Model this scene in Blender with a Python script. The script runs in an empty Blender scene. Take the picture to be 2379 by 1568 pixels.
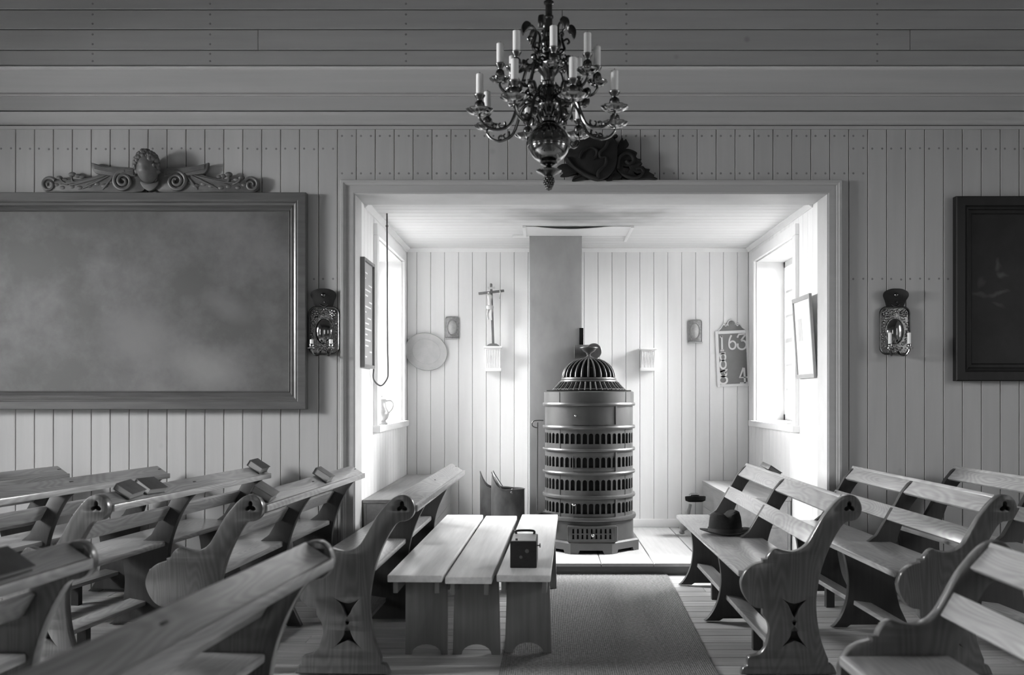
import bpy, bmesh, math, random
from mathutils import Vector, Matrix
random.seed(7)
PI = math.pi
sc = bpy.context.scene
C = sc.collection

# ------------------------------------------------------------------ camera
F, CX, CY, H = 2200.0, 1262.0, 918.0, 1.30      # focal length and principal point (px of a 2379x1568 plate), eye height
cam_d = bpy.data.cameras.new('camera'); cam = bpy.data.objects.new('camera', cam_d); C.objects.link(cam)
cam_d.sensor_width = 36.0; cam_d.lens = 36.0 * F / 2379.0
cam_d.shift_x = -(CX - 1189.5) / 2379.0; cam_d.shift_y = (CY - 784.0) / 2379.0
cam.location = (0, 0, H); cam.rotation_euler = (PI / 2, 0, 0)
cam_d.dof.use_dof = True; cam_d.dof.focus_distance = 6.9; cam_d.dof.aperture_fstop = 2.6
cam_d.clip_start = 0.05
sc.camera = cam

# ------------------------------------------------------------------ sky, daylight, exposure
wd = bpy.data.worlds.new('overcast_sky'); sc.world = wd; wd.use_nodes = True
bg = wd.node_tree.nodes['Background']; bg.inputs['Color'].default_value = (1, 1, 1, 1); bg.inputs['Strength'].default_value = 2.2

def daylight(name, loc, rotz, w, h, power, tilt=32):
    l = bpy.data.lights.new(name, 'AREA'); l.shape = 'RECTANGLE'; l.size = w; l.size_y = h; l.energy = power
    o = bpy.data.objects.new(name, l); C.objects.link(o)
    o.location = loc; o.rotation_euler = (PI / 2 - math.radians(tilt), 0, rotz)
    return o
# one soft daylight source outside every window (they shine along +y when rotz = 0)
daylight('daylight_alcove_left', (-2.86, 8.68, 3.2), -PI/2, 2.8, 2.4, 2850, 37)
daylight('daylight_alcove_right', (3.50, 8.68, 3.2), PI/2, 2.8, 2.4, 2850, 37)
daylight('daylight_room_left', (-7.0, 4.1, 3.1), -PI/2, 2.5, 2.5, 3700, 38)
daylight('daylight_room_left', (-7.0, 0.8, 3.1), -PI/2, 2.5, 2.5, 350, 38)
daylight('daylight_room_right', (6.2, 4.2, 3.1), PI/2, 2.5, 2.5, 420, 38)
daylight('daylight_room_right', (6.2, 1.2, 3.1), PI/2, 2.5, 2.5, 200, 38)
sc.view_settings.view_transform = 'Standard'
try: sc.view_settings.look = 'None'
except Exception: pass
sc.view_settings.exposure = 0.0; sc.view_settings.gamma = 1.0; sc.view_settings.use_curve_mapping = False
sc.cycles.max_bounces = 10; sc.cycles.diffuse_bounces = 7; sc.cycles.transparent_max_bounces = 12
sc.cycles.caustics_reflective = False; sc.cycles.caustics_refractive = False
sc.cycles.sample_clamp_indirect = 6.0

# ------------------------------------------------------------------ materials (all grey: a black and white photograph)
MATS = {}
def mat(name, g, rough=0.5, var=0.12, scale=(6, 6, 6), metallic=0.0, coat=0.0, tone=0.0, bump=0.0, detail=4.0, spots=0.0, spec=0.5):
    if name in MATS: return MATS[name]
    m = bpy.data.materials.new(name); m.use_nodes = True
    nt = m.node_tree; N = nt.nodes; L = nt.links
    b = N['Principled BSDF']
    b.inputs['Roughness'].default_value = rough; b.inputs['Metallic'].default_value = metallic
    b.inputs['Coat Weight'].default_value = coat; b.inputs['Coat Roughness'].default_value = 0.18
    b.inputs['Specular IOR Level'].default_value = spec
    tc = N.new('ShaderNodeTexCoord'); oi = N.new('ShaderNodeObjectInfo')
    mul = N.new('ShaderNodeMath'); mul.operation = 'MULTIPLY'; mul.inputs[1].default_value = 37.0
    L.new(oi.outputs['Random'], mul.inputs[0])
    mp = N.new('ShaderNodeMapping'); mp.inputs['Scale'].default_value = scale
    L.new(tc.outputs['Object'], mp.inputs['Vector']); L.new(mul.outputs[0], mp.inputs['Location'])
    nz = N.new('ShaderNodeTexNoise'); nz.inputs['Scale'].default_value = 1.0; nz.inputs['Detail'].default_value = detail
    nz.inputs['Roughness'].default_value = 0.6
    L.new(mp.outputs[0], nz.inputs['Vector'])
    mr = N.new('ShaderNodeMapRange'); mr.inputs['From Min'].default_value = 0.3; mr.inputs['From Max'].default_value = 0.7
    mr.inputs['To Min'].default_value = g * (1 - var); mr.inputs['To Max'].default_value = g * (1 + var)
    L.new(nz.outputs['Fac'], mr.inputs['Value'])
    out = mr.outputs[0]
    if tone:
        t = N.new('ShaderNodeMapRange'); t.inputs['To Min'].default_value = 1 - tone; t.inputs['To Max'].default_value = 1 + tone
        L.new(oi.outputs['Random'], t.inputs['Value'])
        x = N.new('ShaderNodeMath'); x.operation = 'MULTIPLY'; L.new(out, x.inputs[0]); L.new(t.outputs[0], x.inputs[1]); out = x.outputs[0]
    if spots:                                                    # knots showing through the paint
        vo = N.new('ShaderNodeTexVoronoi'); vo.inputs['Scale'].default_value = 2.3
        ad = N.new('ShaderNodeVectorMath'); ad.operation = 'ADD'; L.new(tc.outputs['Object'], ad.inputs[0]); L.new(mul.outputs[0], ad.inputs[1])
        L.new(ad.outputs[0], vo.inputs['Vector'])
        kr = N.new('ShaderNodeMapRange'); kr.inputs['From Min'].default_value = 0.02; kr.inputs['From Max'].default_value = 0.06
        kr.inputs['To Min'].default_value = 1 - spots; kr.inputs['To Max'].default_value = 1.0
        L.new(vo.outputs['Distance'], kr.inputs['Value'])
        x = N.new('ShaderNodeMath'); x.operation = 'MULTIPLY'; L.new(out, x.inputs[0]); L.new(kr.outputs[0], x.inputs[1]); out = x.outputs[0]
    cc = N.new('ShaderNodeCombineColor')
    for k in range(3): L.new(out, cc.inputs[k])
    L.new(cc.outputs[0], b.inputs['Base Color'])
    if bump:
        bn = N.new('ShaderNodeBump'); bn.inputs['Strength'].default_value = bump; bn.inputs['Distance'].default_value = 0.004
        L.new(nz.outputs['Fac'], bn.inputs['Height']); L.new(bn.outputs[0], b.inputs['Normal'])
    MATS[name] = m
    return m

def oak(name, g, axis, rough=0.28, coat=0.6, contrast=0.22):
    """varnished oak: distorted growth bands running along one axis"""
    if name in MATS: return MATS[name]
    m = mat(name, g, rough=rough, var=0.16, scale=tuple(3 if k == axis else 70 for k in range(3)), coat=coat, tone=0.06)
    nt = m.node_tree; N = nt.nodes; L = nt.links
    b = N['Principled BSDF']; cc = b.inputs['Base Color'].links[0].from_node
    src = cc.inputs[0].links[0].from_socket
    tc = [n for n in N if n.type == 'TEX_COORD'][0]
    mp = N.new('ShaderNodeMapping'); mp.inputs['Scale'].default_value = tuple(0.5 if k == axis else 3.0 for k in range(3))
    oi = [n for n in N if n.type == 'OBJECT_INFO'][0]; L.new(oi.outputs['Random'], mp.inputs['Location'])
    L.new(tc.outputs['Object'], mp.inputs['Vector'])
    w = N.new('ShaderNodeTexNoise'); w.inputs['Scale'].default_value = 2.2; w.inputs['Detail'].default_value = 1.0
    L.new(mp.outputs[0], w.inputs['Vector'])
    s = N.new('ShaderNodeMath'); s.operation = 'MULTIPLY'; s.inputs[1].default_value = 150.0; L.new(w.outputs['Fac'], s.inputs[0])
    sn = N.new('ShaderNodeMath'); sn.operation = 'SINE'; L.new(s.outputs[0], sn.inputs[0])
    mr = N.new('ShaderNodeMapRange'); mr.inputs['From Min'].default_value = -1; mr.inputs['From Max'].default_value = 1
    mr.inputs['To Min'].default_value = 1 - contrast; mr.inputs['To Max'].default_value = 1 + contrast * 0.6
    L.new(sn.outputs[0], mr.inputs['Value'])
    x = N.new('ShaderNodeMath'); x.operation = 'MULTIPLY'; L.new(src, x.inputs[0]); L.new(mr.outputs[0], x.inputs[1])
    for k in range(3): L.new(x.outputs[0], cc.inputs[k])
    return m

paint_wall = mat('painted_wall_board', 0.40, 0.55, 0.05, (14, 14, 1.2), tone=0.05, spots=0.12)
paint_upper = mat('painted_upper_board', 0.35, 0.55, 0.06, (0.9, 14, 14), tone=0.05, spots=0.25)
paint_trim = mat('painted_moulding', 0.40, 0.5, 0.05, (0.7, 20, 20), tone=0.02)
paint_alcove = mat('whitewashed_board', 0.87, 0.6, 0.03, (10, 10, 1.0), tone=0.025, spots=0.05)
paint_alcove_ceiling = mat('whitewashed_ceiling_board', 0.74, 0.6, 0.03, (1, 10, 10), tone=0.03)
def add_soot(m):
    """smoke stain on the boards in front of the chimney head"""
    N, L = m.node_tree.nodes, m.node_tree.links; cc = N['Principled BSDF'].inputs['Base Color'].links[0].from_node
    src = cc.inputs[0].links[0].from_socket
    ge = N.new('ShaderNodeNewGeometry'); q = N.new('ShaderNodeMapping'); q.vector_type = 'TEXTURE'
    q.inputs['Location'].default_value = (0.30, 7.15, 2.655); q.inputs['Scale'].default_value = (1.0, 0.62, 1.0)
    L.new(ge.outputs['Position'], q.inputs['Vector'])
    n2 = N.new('ShaderNodeTexNoise'); n2.inputs['Scale'].default_value = 3.0; L.new(ge.outputs['Position'], n2.inputs['Vector'])
    ln = N.new('ShaderNodeVectorMath'); ln.operation = 'LENGTH'; L.new(q.outputs[0], ln.inputs[0])
    ad = N.new('ShaderNodeMath'); ad.operation = 'ADD'; L.new(ln.outputs['Value'], ad.inputs[0]); L.new(n2.outputs['Fac'], ad.inputs[1])
    f = N.new('ShaderNodeMapRange'); f.interpolation_type = 'SMOOTHSTEP'; f.inputs['From Min'].default_value = 0.55; f.inputs['From Max'].default_value = 1.5
    f.inputs['To Min'].default_value = 0.42; f.inputs['To Max'].default_value = 1.0; L.new(ad.outputs[0], f.inputs['Value'])
    x = N.new('ShaderNodeMath'); x.operation = 'MULTIPLY'; L.new(src, x.inputs[0]); L.new(f.outputs[0], x.inputs[1])
    for k in range(3): L.new(x.outputs[0], cc.inputs[k])
add_soot(paint_alcove_ceiling)
paint_white = mat('white_gloss_paint', 0.87, 0.35, 0.03)
backing = mat('dark_backing_board', 0.10, 0.9, 0.1)
plain_wall = mat('plain_painted_wall', 0.36, 0.7, 0.05)  # unseen walls, kept dark to cut bounced light
ceiling_wood = mat('low_bounce_ceiling', 0.14, 0.7, 0.1, (1, 12, 12))  # unseen ceiling, darkened so less light bounces onto the upper wall
floor_wood = mat('scrubbed_floor_board', 0.40, 0.5, 0.25, (2.0, 40, 40), tone=0.12, bump=0.1)
alcove_floor = mat('pale_alcove_floor_board', 0.42, 0.65, 0.08, (30, 2, 30), tone=0.06, spec=0.25)
riser_mat = mat('dark_step_edge', 0.17, 0.6, 0.2, (2, 20, 20))
oak_panel = oak('shaded_oak_upright', 0.070, 2)  # pew oak darkened: shade on the end faces is in the colour
oak_long = oak('lit_oak_lengthwise', 0.31, 1, contrast=0.16)  # same oak lightened: light on rails, ledges and seats is in the colour
oak_support = mat('shaded_oak_bracket', 0.038, 0.5, 0.15, (50, 50, 3), spec=0.3)  # same oak again, the shade under the pews painted in
pine_y = mat('worn_lit_pine', 0.74, 0.32, 0.14, (30, 1.6, 30), tone=0.06, coat=0.5)  # bench pine lightened: light on the tops is in the colour
pine_z = mat('raw_shaded_pine', 0.19, 0.55, 0.16, (30, 30, 1.6), tone=0.08)  # same bench pine darkened: shade on legs and rails painted in
box_wood = mat('grey_chest_board', 0.38, 0.6, 0.14, (20, 1.5, 20), tone=0.05, spots=0.4)
brass = mat('dark_brass', 0.14, 0.22, 0.25, (18, 18, 18), metallic=1.0)
brass_relief = mat('embossed_brass', 0.26, 0.22, 0.5, (90, 90, 90), metallic=1.0, bump=1.0)
brass_mirror = mat('polished_brass', 0.30, 0.08, 0.1, metallic=1.0)
wax = mat('candle_wax', 0.92, 0.5, 0.04)
wick_mat = mat('black_wick', 0.03, 0.9)
iron = mat('stove_iron', 0.065, 0.33, 0.14, (9, 9, 9), spec=0.6)
iron_dark = mat('near_black_iron', 0.010, 0.9, 0.3, spec=0.1)  # near-black; inside the stove it paints the dark interior behind the slots
iron_bright = mat('polished_steel_knob', 0.55, 0.15, 0.05, metallic=1.0)
carve = mat('carved_dark_wood', 0.105, 0.5, 0.3, (14, 14, 14), bump=0.25)
carve_black = mat('carved_black_wood', 0.018, 0.6, 0.3, (14, 14, 14), bump=0.25, spec=0.2)
frame_brown = mat('brown_picture_frame', 0.095, 0.35, 0.2, (3, 30, 30), coat=0.2)
frame_black = mat('black_picture_frame', 0.014, 0.5, 0.2, (30, 30, 3), spec=0.2)
plaster = mat('grey_chimney_plaster', 0.34, 0.8, 0.12, (5, 5, 2.5))
zinc = mat('galvanised_sheet', 0.15, 0.38, 0.35, (9, 9, 5), metallic=0.6)
white_card = mat('white_card', 0.78, 0.7, 0.03)
felt = mat('black_felt', 0.016, 0.9, 0.2, (60, 60, 60), spec=0.2)
felt_band = mat('hat_ribbon', 0.010, 0.6, 0.1)
leather = mat('black_leather', 0.012, 0.5, 0.3, (80, 80, 80), bump=0.3)
cover = mat('dark_book_cover', 0.07, 0.5, 0.25, (30, 30, 30), tone=0.3)
paper = mat('page_edges', 0.24, 0.8, 0.1, (10, 10, 200))
pewter = mat('pale_pewter', 0.45, 0.35, 0.15, (20, 20, 20), metallic=0.4)
dish_mat = mat('dull_brass_dish', 0.44, 0.5, 0.08, (12, 12, 12), metallic=0.1)
slate = mat('grey_board_face', 0.17, 0.7, 0.12, (8, 8, 8))
ivory = mat('ivory_figure', 0.50, 0.5, 0.12, (60, 60, 60))
dark_cross = mat('dark_cross_wood', 0.12, 0.5, 0.2, (60, 60, 60))
cord_mat = mat('dark_cord', 0.09, 0.7)

def carpet_material():
    m = mat('woven_mat', 0.20, 0.95, 0.35, (60, 60, 60), spec=0.1, detail=2)
    nt = m.node_tree; N = nt.nodes; L = nt.links; b = N['Principled BSDF']
    tc = [n for n in N if n.type == 'TEX_COORD'][0]
    w1 = N.new('ShaderNodeTexWave'); w1.bands_direction = 'X'; w1.inputs['Scale'].default_value = 30
    w2 = N.new('ShaderNodeTexWave'); w2.bands_direction = 'Y'; w2.inputs['Scale'].default_value = 22
    ml = N.new('ShaderNodeMath'); ml.operation = 'MULTIPLY'
    for w, k in ((w1, 0), (w2, 1)):
        w.inputs['Distortion'].default_value = 2.0; L.new(tc.outputs['Object'], w.inputs['Vector']); L.new(w.outputs['Fac'], ml.inputs[k])
    bn = N.new('ShaderNodeBump'); bn.inputs['Strength'].default_value = 0.8; bn.inputs['Distance'].default_value = 0.006
    L.new(ml.outputs[0], bn.inputs['Height']); L.new(bn.outputs[0], b.inputs['Normal'])
    return m
carpet_mat = carpet_material()

def canvas_material(name, g_dark, g_light, smudge, seed, rough, spec=0.5):
    """a darkened oil painting: cloudy tones with some paler passages"""
    m = bpy.data.materials.new(name); m.use_nodes = True
    nt = m.node_tree; N = nt.nodes; L = nt.links; b = N['Principled BSDF']
    b.inputs['Roughness'].default_value = rough; b.inputs['Specular IOR Level'].default_value = spec
    tc = N.new('ShaderNodeTexCoord')
    mp = N.new('ShaderNodeMapping'); mp.inputs['Location'].default_value = (seed, seed * 2, seed); L.new(tc.outputs['Object'], mp.inputs['Vector'])
    a = N.new('ShaderNodeTexNoise'); a.inputs['Scale'].default_value = 2.0; a.inputs['Detail'].default_value = 7; a.inputs['Roughness'].default_value = 0.65
    L.new(mp.outputs[0], a.inputs['Vector'])
    r = N.new('ShaderNodeValToRGB'); e = r.color_ramp.elements
    e[0].position = 0.42; e[0].color = (g_dark,) * 3 + (1,); e[1].position = 0.72; e[1].color = (g_light,) * 3 + (1,)
    L.new(a.outputs['Fac'], r.inputs[0])
    out = r.outputs[0]
    for (x, z, sx, sz, ang, val) in smudge:
        q = N.new('ShaderNodeMapping'); q.vector_type = 'TEXTURE'
        q.inputs['Location'].default_value = (x, 0, z); q.inputs['Rotation'].default_value = (0, ang, 0); q.inputs['Scale'].default_value = (sx, 1, sz)
        nn = N.new('ShaderNodeVectorMath'); nn.operation = 'ADD'
        n2 = N.new('ShaderNodeTexNoise'); n2.inputs['Scale'].default_value = 14; L.new(tc.outputs['Object'], n2.inputs['Vector'])
        sc_ = N.new('ShaderNodeVectorMath'); sc_.operation = 'SCALE'; sc_.inputs['Scale'].default_value = 0.06; L.new(n2.outputs['Color'], sc_.inputs[0])
        L.new(tc.outputs['Object'], nn.inputs[0]); L.new(sc_.outputs[0], nn.inputs[1]); L.new(nn.outputs[0], q.inputs['Vector'])
        ln = N.new('ShaderNodeVectorMath'); ln.operation = 'LENGTH'; L.new(q.outputs[0], ln.inputs[0])
        f = N.new('ShaderNodeMapRange'); f.inputs['From Min'].default_value = 0.3; f.inputs['From Max'].default_value = 1.1
        f.inputs['To Min'].default_value = 0.8; f.inputs['To Max'].default_value = 0.0; L.new(ln.outputs['Value'], f.inputs['Value'])
        mx = N.new('ShaderNodeMix'); mx.data_type = 'RGBA'; L.new(f.outputs[0], mx.inputs['Factor'])
        L.new(out, mx.inputs['A']); mx.inputs['B'].default_value = (val,) * 3 + (1,); out = mx.outputs['Result']
    L.new(out, b.inputs['Base Color'])
    return m

def glass_material():
    m = bpy.data.materials.new('window_glass'); m.use_nodes = True
    nt = m.node_tree; N = nt.nodes; L = nt.links; N.remove(N['Principled BSDF'])
    t = N.new('ShaderNodeBsdfTransparent'); t.inputs['Color'].default_value = (0.94, 0.94, 0.94, 1)
    g = N.new('ShaderNodeBsdfGlossy'); g.inputs['Roughness'].default_value = 0.02
    mx = N.new('ShaderNodeMixShader'); mx.inputs[0].default_value = 0.06; L.new(t.outputs[0], mx.inputs[1]); L.new(g.outputs[0], mx.inputs[2])
    L.new(mx.outputs[0], N['Material Output'].inputs['Surface'])
    return m
glass = glass_material()

# ------------------------------------------------------------------ helpers
def P(px, py, d):
    """the point of the place that lies at depth d and shows at plate position (px, py)"""
    return Vector(((px - CX) * d / F, d, H - (py - CY) * d / F))

def smooth(pts, closed=False, n=4):
    """Catmull-Rom through 2-D or 3-D points"""
    pts = [Vector(p) for p in pts]; out = []; m = len(pts)
    rng = m if closed else m - 1
    for i in range(rng):
        if closed: p0, p1, p2, p3 = pts[(i-1) % m], pts[i], pts[(i+1) % m], pts[(i+2) % m]
        else: p0, p1, p2, p3 = pts[max(i-1, 0)], pts[i], pts[i+1], pts[min(i+2, m-1)]
        for k in range(n):
            t = k / n
            out.append(0.5 * ((2*p1) + (p2-p0)*t + (2*p0-5*p1+4*p2-p3)*t*t + (3*p1-p0-3*p2+p3)*t**3))
    if not closed: out.append(pts[-1])
    return out

def ellipse(cx, cz, rx, rz=None, n=14, a0=0.0):
    rz = rx if rz is None else rz
    return [Vector((cx + rx*math.cos(a0 + 2*PI*k/n), cz + rz*math.sin(a0 + 2*PI*k/n))) for k in range(n)]

class MB:
    def __init__(s): s.bm = bmesh.new()
    def _xf(s, vs, m):
        if m is not None: bmesh.ops.transform(s.bm, matrix=m, verts=vs)
    def box(s, x0, x1, y0, y1, z0, z1, bev=0.0, m=None):
        r = bmesh.ops.create_cube(s.bm, size=1.0); vs = r['verts']
        bmesh.ops.transform(s.bm, matrix=Matrix.Translation(((x0+x1)/2, (y0+y1)/2, (z0+z1)/2)) @ Matrix.Diagonal((x1-x0, y1-y0, z1-z0, 1)), verts=vs)
        if bev:
            es = list({e for v in vs for e in v.link_edges})
            r = bmesh.ops.bevel(s.bm, geom=es, offset=bev, segments=2, profile=0.6, affect='EDGES')
            vs = list({v for f in r['faces'] for v in f.verts} | {v for v in vs if v.is_valid})
        s._xf(vs, m); return s
    def poly(s, verts, faces, m=None):
        vs = [s.bm.verts.new(v) for v in verts]
        for f in faces:
            try: s.bm.faces.new([vs[i] for i in f])
            except ValueError: pass
        s._xf(vs, m); return s
    def lathe(s, prof, n=24, m=None, caps=True, ridge=None):
        """prof = [(r, z)...] turned about z; ridge(k, r, z) may change r"""
        rings = []; allv = []
        for (r, z) in prof:
            ring = []
            for k in range(n):
                rr = ridge(k, r, z) if ridge else r
                a = 2*PI*k/n; ring.append(s.bm.verts.new((rr*math.cos(a), rr*math.sin(a), z)))
            rings.append(ring); allv += ring
        for i in range(len(rings)-1):
            for k in range(n):
                s.bm.faces.new((rings[i][k], rings[i][(k+1) % n], rings[i+1][(k+1) % n], rings[i+1][k]))
        if caps:
            s.bm.faces.new(list(reversed(rings[0]))); s.bm.faces.new(rings[-1])
        s._xf(allv, m); return s
    def tube(s, pts, r, n=8, m=None, closed=False, flat=1.0):
        pts = [Vector(p) for p in pts]; N_ = len(pts)
        rs = r if isinstance(r, (list, tuple)) else [r] * N_
        rings = []; allv = []; up = None
        for i, p in enumerate(pts):
            if closed: t = (pts[(i+1) % N_] - pts[i-1])
            else: t = pts[min(i+1, N_-1)] - pts[max(i-1, 0)]
            t = t.normalized() if t.length > 1e-9 else Vector((0, 0, 1))
            if up is None:
                up = Vector((0, 1, 0)) if abs(t.y) < 0.9 else Vector((1, 0, 0))
            a = t.cross(up); a = a.normalized() if a.length > 1e-6 else t.orthogonal().normalized()
            b = a.cross(t).normalized(); up = b
            ring = [s.bm.verts.new(p + a*rs[i]*math.cos(2*PI*k/n) + b*rs[i]*flat*math.sin(2*PI*k/n)) for k in range(n)]
            rings.append(ring); allv += ring
        M_ = N_ if closed else N_-1
        for i in range(M_):
            A, B = rings[i], rings[(i+1) % N_]
            for k in range(n): s.bm.faces.new((A[k], A[(k+1) % n], B[(k+1) % n], B[k]))
        if not closed:
            s.bm.faces.new(list(reversed(rings[0]))); s.bm.faces.new(rings[-1])
        s._xf(allv, m); return s
    def ball(s, c, r, u=14, v=9, m=None, squash=(1, 1, 1)):
        rr = bmesh.ops.create_uvsphere(s.bm, u_segments=u, v_segments=v, radius=1.0); vs = rr['verts']
        bmesh.ops.transform(s.bm, matrix=Matrix.Translation(c) @ Matrix.Diagonal((r*squash[0], r*squash[1], r*squash[2], 1)), verts=vs)
        s._xf(vs, m); return s
    def prism(s, outline, y0, y1, holes=(), bevel=0.0, m=None):
        """an outline in the x-z plane (with holes) given thickness along y, rounded edges"""
        cu = bpy.data.curves.new('tmp_outline', 'CURVE'); cu.dimensions = '2D'; cu.fill_mode = 'BOTH'
        t = abs(y1 - y0)
        cu.extrude = max(t/2 - bevel, 1e-5); cu.bevel_depth = bevel; cu.bevel_resolution = 1; cu.offset = -bevel
        for loop in [outline] + list(holes):
            sp = cu.splines.new('POLY'); sp.points.add(len(loop)-1)
            for q, p in zip(sp.points, loop): q.co = (p[0], p[1], 0, 1)
            sp.use_cyclic_u = True
        o = bpy.data.objects.new('tmp_outline', cu); C.objects.link(o)
        dg = bpy.context.evaluated_depsgraph_get()
        me = bpy.data.meshes.new_from_object(o.evaluated_get(dg))
        bpy.data.objects.remove(o); bpy.data.curves.remove(cu)
        before = len(s.bm.verts)
        s.bm.from_mesh(me); bpy.data.meshes.remove(me)
        s.bm.verts.ensure_lookup_table(); vs = s.bm.verts[before:]
        mm = Matrix.Translation((0, (y0+y1)/2, 0)) @ Matrix(((1, 0, 0, 0), (0, 0, -1, 0), (0, 1, 0, 0), (0, 0, 0, 1)))
        if m is not None: mm = m @ mm
        bmesh.ops.transform(s.bm, matrix=mm, verts=vs); return s
    def mesh(s, name, sharp=35):
        bmesh.ops.remove_doubles(s.bm, verts=s.bm.verts, dist=1e-6)
        bmesh.ops.recalc_face_normals(s.bm, faces=s.bm.faces)
        me = bpy.data.meshes.new(name); s.bm.to_mesh(me); s.bm.free()
        me.polygons.foreach_set('use_smooth', [True] * len(me.polygons))
        me.set_sharp_from_angle(angle=math.radians(sharp))
        return me
    def build(s, name, material, parent=None, sharp=35):
        me = s.mesh(name, sharp); me.materials.append(material)
        return put(name, me, parent)

def put(name, me, parent=None, loc=None, rot=None):
    o = bpy.data.objects.new(name, me); C.objects.link(o)
    if parent is not None: o.parent = parent
    if loc is not None: o.location = loc
    if rot is not None: o.rotation_euler = rot
    return o
def tag(o, label, cat, group=None, kind=None):
    o['label'] = label; o['category'] = cat
    if group: o['group'] = group
    if kind: o['kind'] = kind
    return o
def thing(name, label, cat, loc=(0, 0, 0), rotz=0.0, group=None, kind=None):
    o = bpy.data.objects.new(name, None); C.objects.link(o); o.empty_display_size = 0.1
    o.location = loc; o.rotation_euler = (0, 0, rotz)
    return tag(o, label, cat, group, kind)
def copy_tree(o, parent=None):
    c = o.copy(); C.objects.link(c); c.parent = parent
    for ch in o.children: copy_tree(ch, c)
    return c
def struct(o, label, cat='wall'): return tag(o, label, cat, kind='structure')

def board_mesh(name, w, length, t, axis, material, ch=0.004):
    """one board: wide along a, long along b, its chamfered face towards +c; centred on the width, from 0 along the length.
    axis 'z': width x, length z, face -y ; 'x': width z, length x, face -y ; 'ceil': width y, length x, face -z ; 'floor': width y, length x, face +z"""
    h = w / 2
    sec = [(-h, 0), (-h, t - ch), (-h + ch, t), (h - ch, t), (h, t - ch), (h, 0)]
    vs = []
    for l in (0, length):
        for (a, c) in sec:
            if axis == 'z': vs.append((a, -c, l))
            elif axis == 'x': vs.append((l, -c, a))
            elif axis == 'ceil': vs.append((l, a, -c))
            elif axis == 'floor': vs.append((l, a, c))
            elif axis == 'floory': vs.append((a, l, c))
    n = 6; fs = [tuple(range(n)), tuple(range(n, 2*n))] + [(i, (i+1) % n, n+(i+1) % n, n+i) for i in range(n)]
    mb = MB(); mb.poly(vs, fs); me = mb.mesh(name, 30); me.materials.append(material)
    return me

# ------------------------------------------------------------------ the room
D1, D2 = 6.32, 8.74                 # the wall with the opening; the back wall of the alcove
XL, XR = -5.5, 4.7                  # side walls of the room
AL, AR = -1.258, 1.896              # sides of the alcove
ZO, ZA, ZC = 2.642, 2.655, 4.6      # top of the opening, ceiling of the alcove, ceiling of the room
ST, YS = 0.084, 6.86                # height of the alcove floor, where its step stands
ZW = H + (CY - 300) * D1 / F        # top of the upright boarding

# floor
o = MB().box(XL, XR, -2.6, YS + 0.4, -0.12, -0.016).build('floor', floor_wood); struct(o, 'wooden floor of wide boards running across the room', 'floor')
floor = o
pitch = 0.142; y = 3.70
variants = {}
row = 0
while y < YS - 0.001:
    w = min(pitch, YS - y)
    cuts = [XL + 0.01] + sorted(random.uniform(XL + 1, XR - 1) for _ in range(2)) + [XR - 0.01]
    for a, b in zip(cuts, cuts[1:]):
        me = board_mesh('floor_plank', w - 0.005, b - a - 0.004, 0.016, 'floor', floor_wood, 0.003)
        put('plank', me, floor, (a, y + w/2, -0.016))
    y += pitch; row += 1

# alcove floor: a step up
o = MB().box(AL - 0.2, AR + 0.2, YS + 0.03, D2 + 0.1, -0.02, ST - 0.022).build('floor_alcove', riser_mat); struct(o, 'pale raised floor of the alcove behind a dark step', 'floor')
alc_floor = o
MB().box(AL, AR, YS, YS + 0.03, -0.016, ST - 0.022, 0.004).build('step_riser', riser_mat, alc_floor)
xs = [AL, -0.95, -0.63, -0.30, 0.06, 0.42, 0.80, 1.16, 1.54, AR]
for a, b in zip(xs, xs[1:]):
    me = board_mesh('alcove_floor_plank', b - a - 0.006, D2 - YS + 0.02, 0.022, 'floory', alcove_floor, 0.003)
    put('plank', me, alc_floor, ((a+b)/2, YS - 0.02, ST - 0.022))

# ceiling, near wall and side walls of the room (with their windows)
o = MB().box(XL - 0.3, XR + 0.3, -2.9, D1 + 0.3, ZC, ZC + 0.1).build('ceiling', ceiling_wood); struct(o, 'boarded ceiling of the room high above the chandelier', 'ceiling')
def wall_with_holes(name, label, axis, c0, c1, a0, a1, z0, z1, holes, material):
    """a wall slab between c0 and c1; holes = [(a, b, zlow, zhigh)] along its run"""
    mb = MB(); holes = sorted(holes)
    def bx(p, q, zz0, zz1):
        if q - p < 1e-4 or zz1 - zz0 < 1e-4: return
        if axis == 'y': mb.box(c0, c1, p, q, zz0, zz1)
        else: mb.box(p, q, c0, c1, zz0, zz1)
    cur = a0
    for (p, q, l, h) in holes:
        bx(cur, p, z0, z1); bx(p, q, z0, l); bx(p, q, h, z1); cur = q
    bx(cur, a1, z0, z1)
    o = mb.build(name, material); struct(o, label); return o
WZ0, WZ1 = 1.10, 2.90
wall_with_holes('wall_left', 'side wall of the room beyond the large painting', 'y', XL - 0.25, XL, -2.6, D1 + 0.02, -0.1, ZC, [(0.2, 1.4, WZ0, WZ1), (3.5, 4.7, WZ0, WZ1)], plain_wall)
wall_with_holes('wall_right', 'side wall of the room beyond the black framed picture', 'y', XR, XR + 0.25, -2.6, D1 + 0.02, -0.1, ZC, [(0.6, 1.8, WZ0, WZ1), (3.6, 4.8, WZ0, WZ1)], plain_wall)
wall_with_holes('wall_near', 'wall of the room behind the photographer', 'x', -2.85, -2.6, XL, XR, -0.1, ZC, [(-3.0, -1.8, WZ0, WZ1), (1.2, 2.4, WZ0, WZ1)], plain_wall)

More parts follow.
